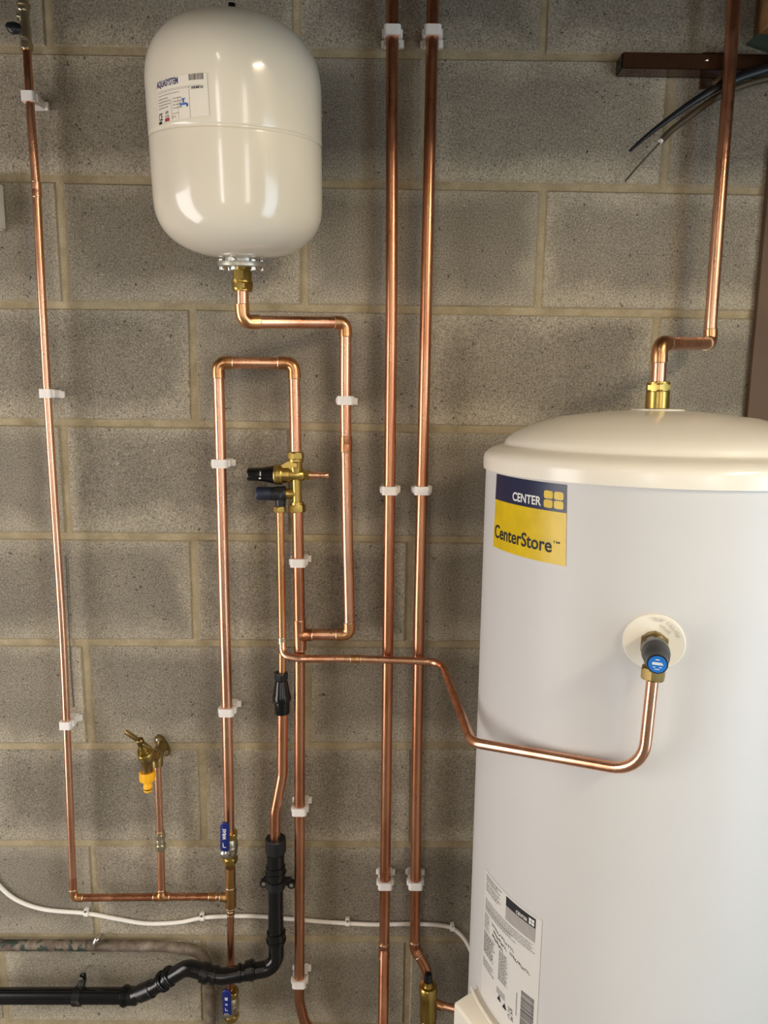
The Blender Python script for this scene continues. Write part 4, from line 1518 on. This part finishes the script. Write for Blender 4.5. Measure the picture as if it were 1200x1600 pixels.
def rect_clip(u, v, label):
    p = at(u, v, .006)
    t_ = thing('cable_clip', label, 'clip', at(u, v, 0), 'white cable clips along the cable')
    m = MB()
    K = 10
    vs = []
    for z in (-.0045, .0045):
        for rr in (.0047, .0066):
            for i in range(K + 1):
                a = math.radians(-20 + 220 * i / K)
                vs.append(p + Vector((z, -rr * math.sin(a), rr * math.cos(a))))
    n_ = K + 1
    fs = []
    for i in range(K):
        fs += [(i, i + 1, n_ + i + 1, n_ + i), (2 * n_ + i + 1, 2 * n_ + i, 3 * n_ + i, 3 * n_ + i + 1), (n_ + i, n_ + i + 1, 3 * n_ + i + 1, 3 * n_ + i), (i + 1, i, 2 * n_ + i, 2 * n_ + i + 1)]
    m.add(vs, fs)
    m.box(p + Vector((0, .0005, .0085)), .009, .010, .007, bev=.001)
    m.build('saddle', M_CABLE, t_)
    MB().lathe([(.0022, -.012), (.0022, .0055), (.003, .006), (.003, .0068)], p + Vector((0, 0, .0088)), (0, -1, 0), 12).build('nail', M_CHROME, t_)


rect_clip(135.5, 1427, 'white cable clip under the horizontal copper branch near its elbow')
rect_clip(316, 1434, 'white cable clip just before the bronze tee pipe')
rect_clip(543, 1442, 'white cable clip between the supply pipe and the tall pipes')
rect_clip(706.5, 1450, 'white cable clip where the cable turns down beside the cylinder')

# ------------------------------------------------------------------ white pipe clips


def clip_mesh(r, d, mat):
    """hinged nylon clip; origin on the pipe axis, wall at y = d"""
    w = r + .0042
    h = .0165
    y0 = -(r + .0038)
    out, inn = [], []
    K = 12
    # outer U from the wall round the front, inner U round the pipe
    cr = r * .55
    for cxn, a0 in ((1, 0), (-1, 90)):
        for i in range(K // 2 + 1):
            a = math.radians(a0 + 90 * i / (K // 2))
            out.append((cxn * (w - cr) + cr * math.cos(a), y0 + cr - cr * math.sin(a)))
    out = [(w, .004)] + out + [(-w, .004)]
    for i in range(K + 1):
        a = math.pi * i / K
        inn.append((math.cos(a) * (r + .0004), -math.sin(a) * (r + .0004)))
    inn = [(r + .0004, .004)] + inn + [(-r - .0004, .004)]
    m1 = MB()
    n = len(out)
    # band as strip between inner and outer outline (matched by count)
    k = len(inn)
    idx = [round(i * (k - 1) / (n - 1)) for i in range(n)]
    vs = []
    for z in (-h / 2, h / 2):
        vs += [Vector((x, y, z)) for x, y in out]
        vs += [Vector((inn[j][0], inn[j][1], z)) for j in idx]
    fs = []
    for i in range(n - 1):
        fs += [(i, i + 1, n + i + 1, n + i), (2 * n + i + 1, 2 * n + i, 3 * n + i, 3 * n + i + 1), (i + 1, i, 2 * n + i, 2 * n + i + 1), (n + i, n + i + 1, 3 * n + i + 1, 3 * n + i)]
    fs += [(0, n, 3 * n, 2 * n), (2 * n - 1, n - 1, 3 * n - 1, 4 * n - 1)]
    m1.add(vs, fs)
    m2 = MB()
    m2.box((0, (r + .0012 + d) / 2, 0), 2 * w, d - r - .0012 - .0004, h * .95, bev=.001)
    m2.box((-w - .0012, .0025, 0), .0036, .010, h * .7, bev=.0008)
    m2.box((w + .0012, .0045, 0), .0036, .012, h * .8, bev=.0008)
    m2.box((w + .0022, d - .0045, -.001), .009, .008, h * .8, bev=.001)
    m2.box((-w - .0012, d - .0035, -.001), .006, .006, h * .7, bev=.001)
    res = []
    for nme, m in (('band', m1), ('base', m2)):
        me = bpy.data.meshes.new('clip_' + nme)
        me.from_pydata(m.v, [], m.f)
        me.update()
        me.materials.append(mat)
        res.append((nme, me))
    return res


CLIP22, CLIP15 = clip_mesh(R22, S22, M_CLIP), clip_mesh(R15, S15, M_CLIP)


def pipe_clip(u, v, kind, label, d=None):
    d0 = S22 if kind is CLIP22 else S15
    d = d0
    p = at(u, v, d)
    t_ = thing('pipe_clip', label, 'clip', p, 'white plastic pipe clips')
    for nme, me in kind:
        o = bpy.data.objects.new(nme, me)
        COL.objects.link(o)
        o.parent = t_
    return t_


pipe_clip(613, 52, CLIP22, 'topmost white clip on the tall straight pipe with the forward set')
pipe_clip(608.7, 766, CLIP22, 'middle white clip on the tall straight pipe with the forward set')
pipe_clip(601.8, 1379, CLIP22, 'lowest white clip on the tall straight pipe with the forward set')
pipe_clip(675.7, 52, CLIP22, 'topmost white clip on the tall pipe next to the cylinder')
pipe_clip(659.3, 766, CLIP22, 'middle white clip on the tall pipe next to the cylinder')
pipe_clip(649, 1379, CLIP22, 'lowest white clip on the tall pipe next to the cylinder')
pipe_clip(344.7, 724, CLIP22, 'white clip on the looped riser level with the multibloc')
pipe_clip(354.8, 1110, CLIP22, 'white clip on the looped riser level with the tundish')
pipe_clip(466.3, 878, CLIP22, 'white clip on the supply pipe just below the multibloc')
pipe_clip(468.3, 1264, CLIP22, 'white clip on the supply pipe above the black waste bracket')
pipe_clip(467.9, 1532, CLIP22, 'white clip on the supply pipe just above its bottom bend')
pipe_clip(539.8, 626, CLIP22, 'white clip on the pipe dropping from the white vessel')
pipe_clip(46.8, 153, CLIP15, 'white clip on the thin riser just below the isolating valve')
pipe_clip(73.8, 615, CLIP15, 'white clip halfway up the thin riser')
pipe_clip(104.3, 1131, CLIP15, 'white clip low on the thin riser beside the garden tap')

# ------------------------------------------------------------------ junction box, rail, loose cables, board, timber
jb = thing('junction_box', 'pale plastic box on the wall cut off by the picture edge', 'box', at(-20, 330, 0))
j0, j1 = at(-90, 287, .0), at(11, 362, .0)
MB().box(((j0.x + j1.x) / 2, -.0175, (j0.z + j1.z) / 2), j1.x - j0.x, .035, j0.z - j1.z, bev=.004).build('base', M_BOXWHITE, jb)
MB().box(((j0.x + j1.x) / 2, -.038, (j0.z + j1.z) / 2), j1.x - j0.x - .006, .008, j0.z - j1.z - .006, bev=.003).build('cover', M_BOXWHITE, jb)

ra = at(971, 97.5, .03)
rail = thing('wall_rail', 'dark brown glossy square tube rail fixed along the wall', 'rail', at(1100, 98, 0))
LX = 1.2
rl = MB()
hz, hy_, th = .013, .016, .0018
for (y_, z_, sy, sz) in ((-hy_ + th / 2, 0, th, 2 * hz), (hy_ - th / 2, 0, th, 2 * hz), (0, hz - th / 2, 2 * hy_, th), (0, -hz + th / 2, 2 * hy_, th)):
    rl.box((ra.x + LX / 2, -.0225 + y_, ra.z + z_), LX, sy, sz)
rl.build('tube', M_RAIL, rail, smooth=0)
MB().box((ra.x - .001, -.0225, ra.z), .003, 2 * hy_ - .003, 2 * hz - .003).build('open_end_shade', M_BLACK, rail, smooth=0)  # black filler painting the shade inside the open tube end
for u_ in (1105, 1133):
    pc_ = at(u_, 93, .0385)
    MB().lathe([(.0035, 0), (.0030, .0015), (.0012, .0022)], Vector((pc_.x, -.0385, pc_.z)), (0, -1, 0), 14).build('screw', M_CHROME, rail)
MB().box((ra.x + .18, -.0035, ra.z), .05, .006, .06).build('fixing_plate', M_RAIL, rail)

bc = [at(1260, 84, .045), at(1200, 106, .046), at(1160, 119, .046), at(1120, 137, .046), at(1085, 158, .044), at(1045, 186, .044), at(1010, 213, .046), at(984, 236, .05)]
o = MB().sweep(smooth_path(bc, 5), [.0085] * 5 + [.0085 - .0072 * max(0, i - 5) / 30 for i in range(31)], 12, flat=(1, .6)).build('black_cable', M_BLACKM)
tag(o, 'black cable end hanging below the brown rail, tapering to a point', 'cable')
oc2 = thing('brown_cable', 'dull brown cable under the black one with a bare cut tip', 'cable', at(1130, 150, .02))
bc = [at(1260, 110, .028), at(1200, 123, .028), at(1160, 134, .028), at(1120, 152, .027), at(1080, 180, .024), at(1050, 203, .022), at(1034, 219, .022)]
MB().sweep(smooth_path(bc, 5), .0058, 12).build('sheath', M_OLIVE, oc2)
MB().sweep([bc[-1], at(1031, 222, .022)], .0042, 10).build('bare_tip', M_CLIP, oc2)
lc = MB().sweep(smooth_path([at(1032, 222, .020), at(1015, 240, .018), at(995, 262, .016), at(977, 283, .018)], 6), .0016, 8).build('loose_wire', M_OLIVE, oc2)  # thin brown strip modelled in place of the cable's shadow
oc3 = MB().sweep(smooth_path([at(1136, 100, .043), at(1131, 112, .044), at(1126, 121, .05), at(1115, 130, .052)], 5), .0042, 10).build('tie_strap', M_OLIVE)
tag(oc3, 'short frayed brown tie hanging over the rail beside the copper riser', 'tie')

bx0 = at(1172.5, 600, .0135).x
bd = MB().box((bx0 + .20, -.0075, 1.05), .40, .012, 2.10, bev=.001).build('brown_board', M_BROWN)
tag(bd, 'tall plain brown board standing against the wall behind the cylinder', 'board')
tm = at(1189, 50, .06)
tb_ = MB().box((tm.x + .06, -.0575, tm.z + .26), .12, .05, .52, bev=.003).build('timber_batten', M_TIMBER)
tag(tb_, 'rough timber batten end above the green plastic scrap', 'timber')
gp = [at(1168, 66, .09), at(1184, 52, .092), at(1260, 62, .092), at(1260, 96, .092), at(1190, 74, .092)]
gv = gp + [p + Vector((0, .009, 0)) for p in gp]
gr = mesh_obj('green_plastic_scrap', gv, [(4, 3, 2, 1, 0), (5, 6, 7, 8, 9)] + [(i, (i + 1) % 5, 5 + (i + 1) % 5, 5 + i) for i in range(5)], M_GREEN, None, 30)
tag(gr, 'dark green plastic scrap poking in under the timber batten', 'plastic')
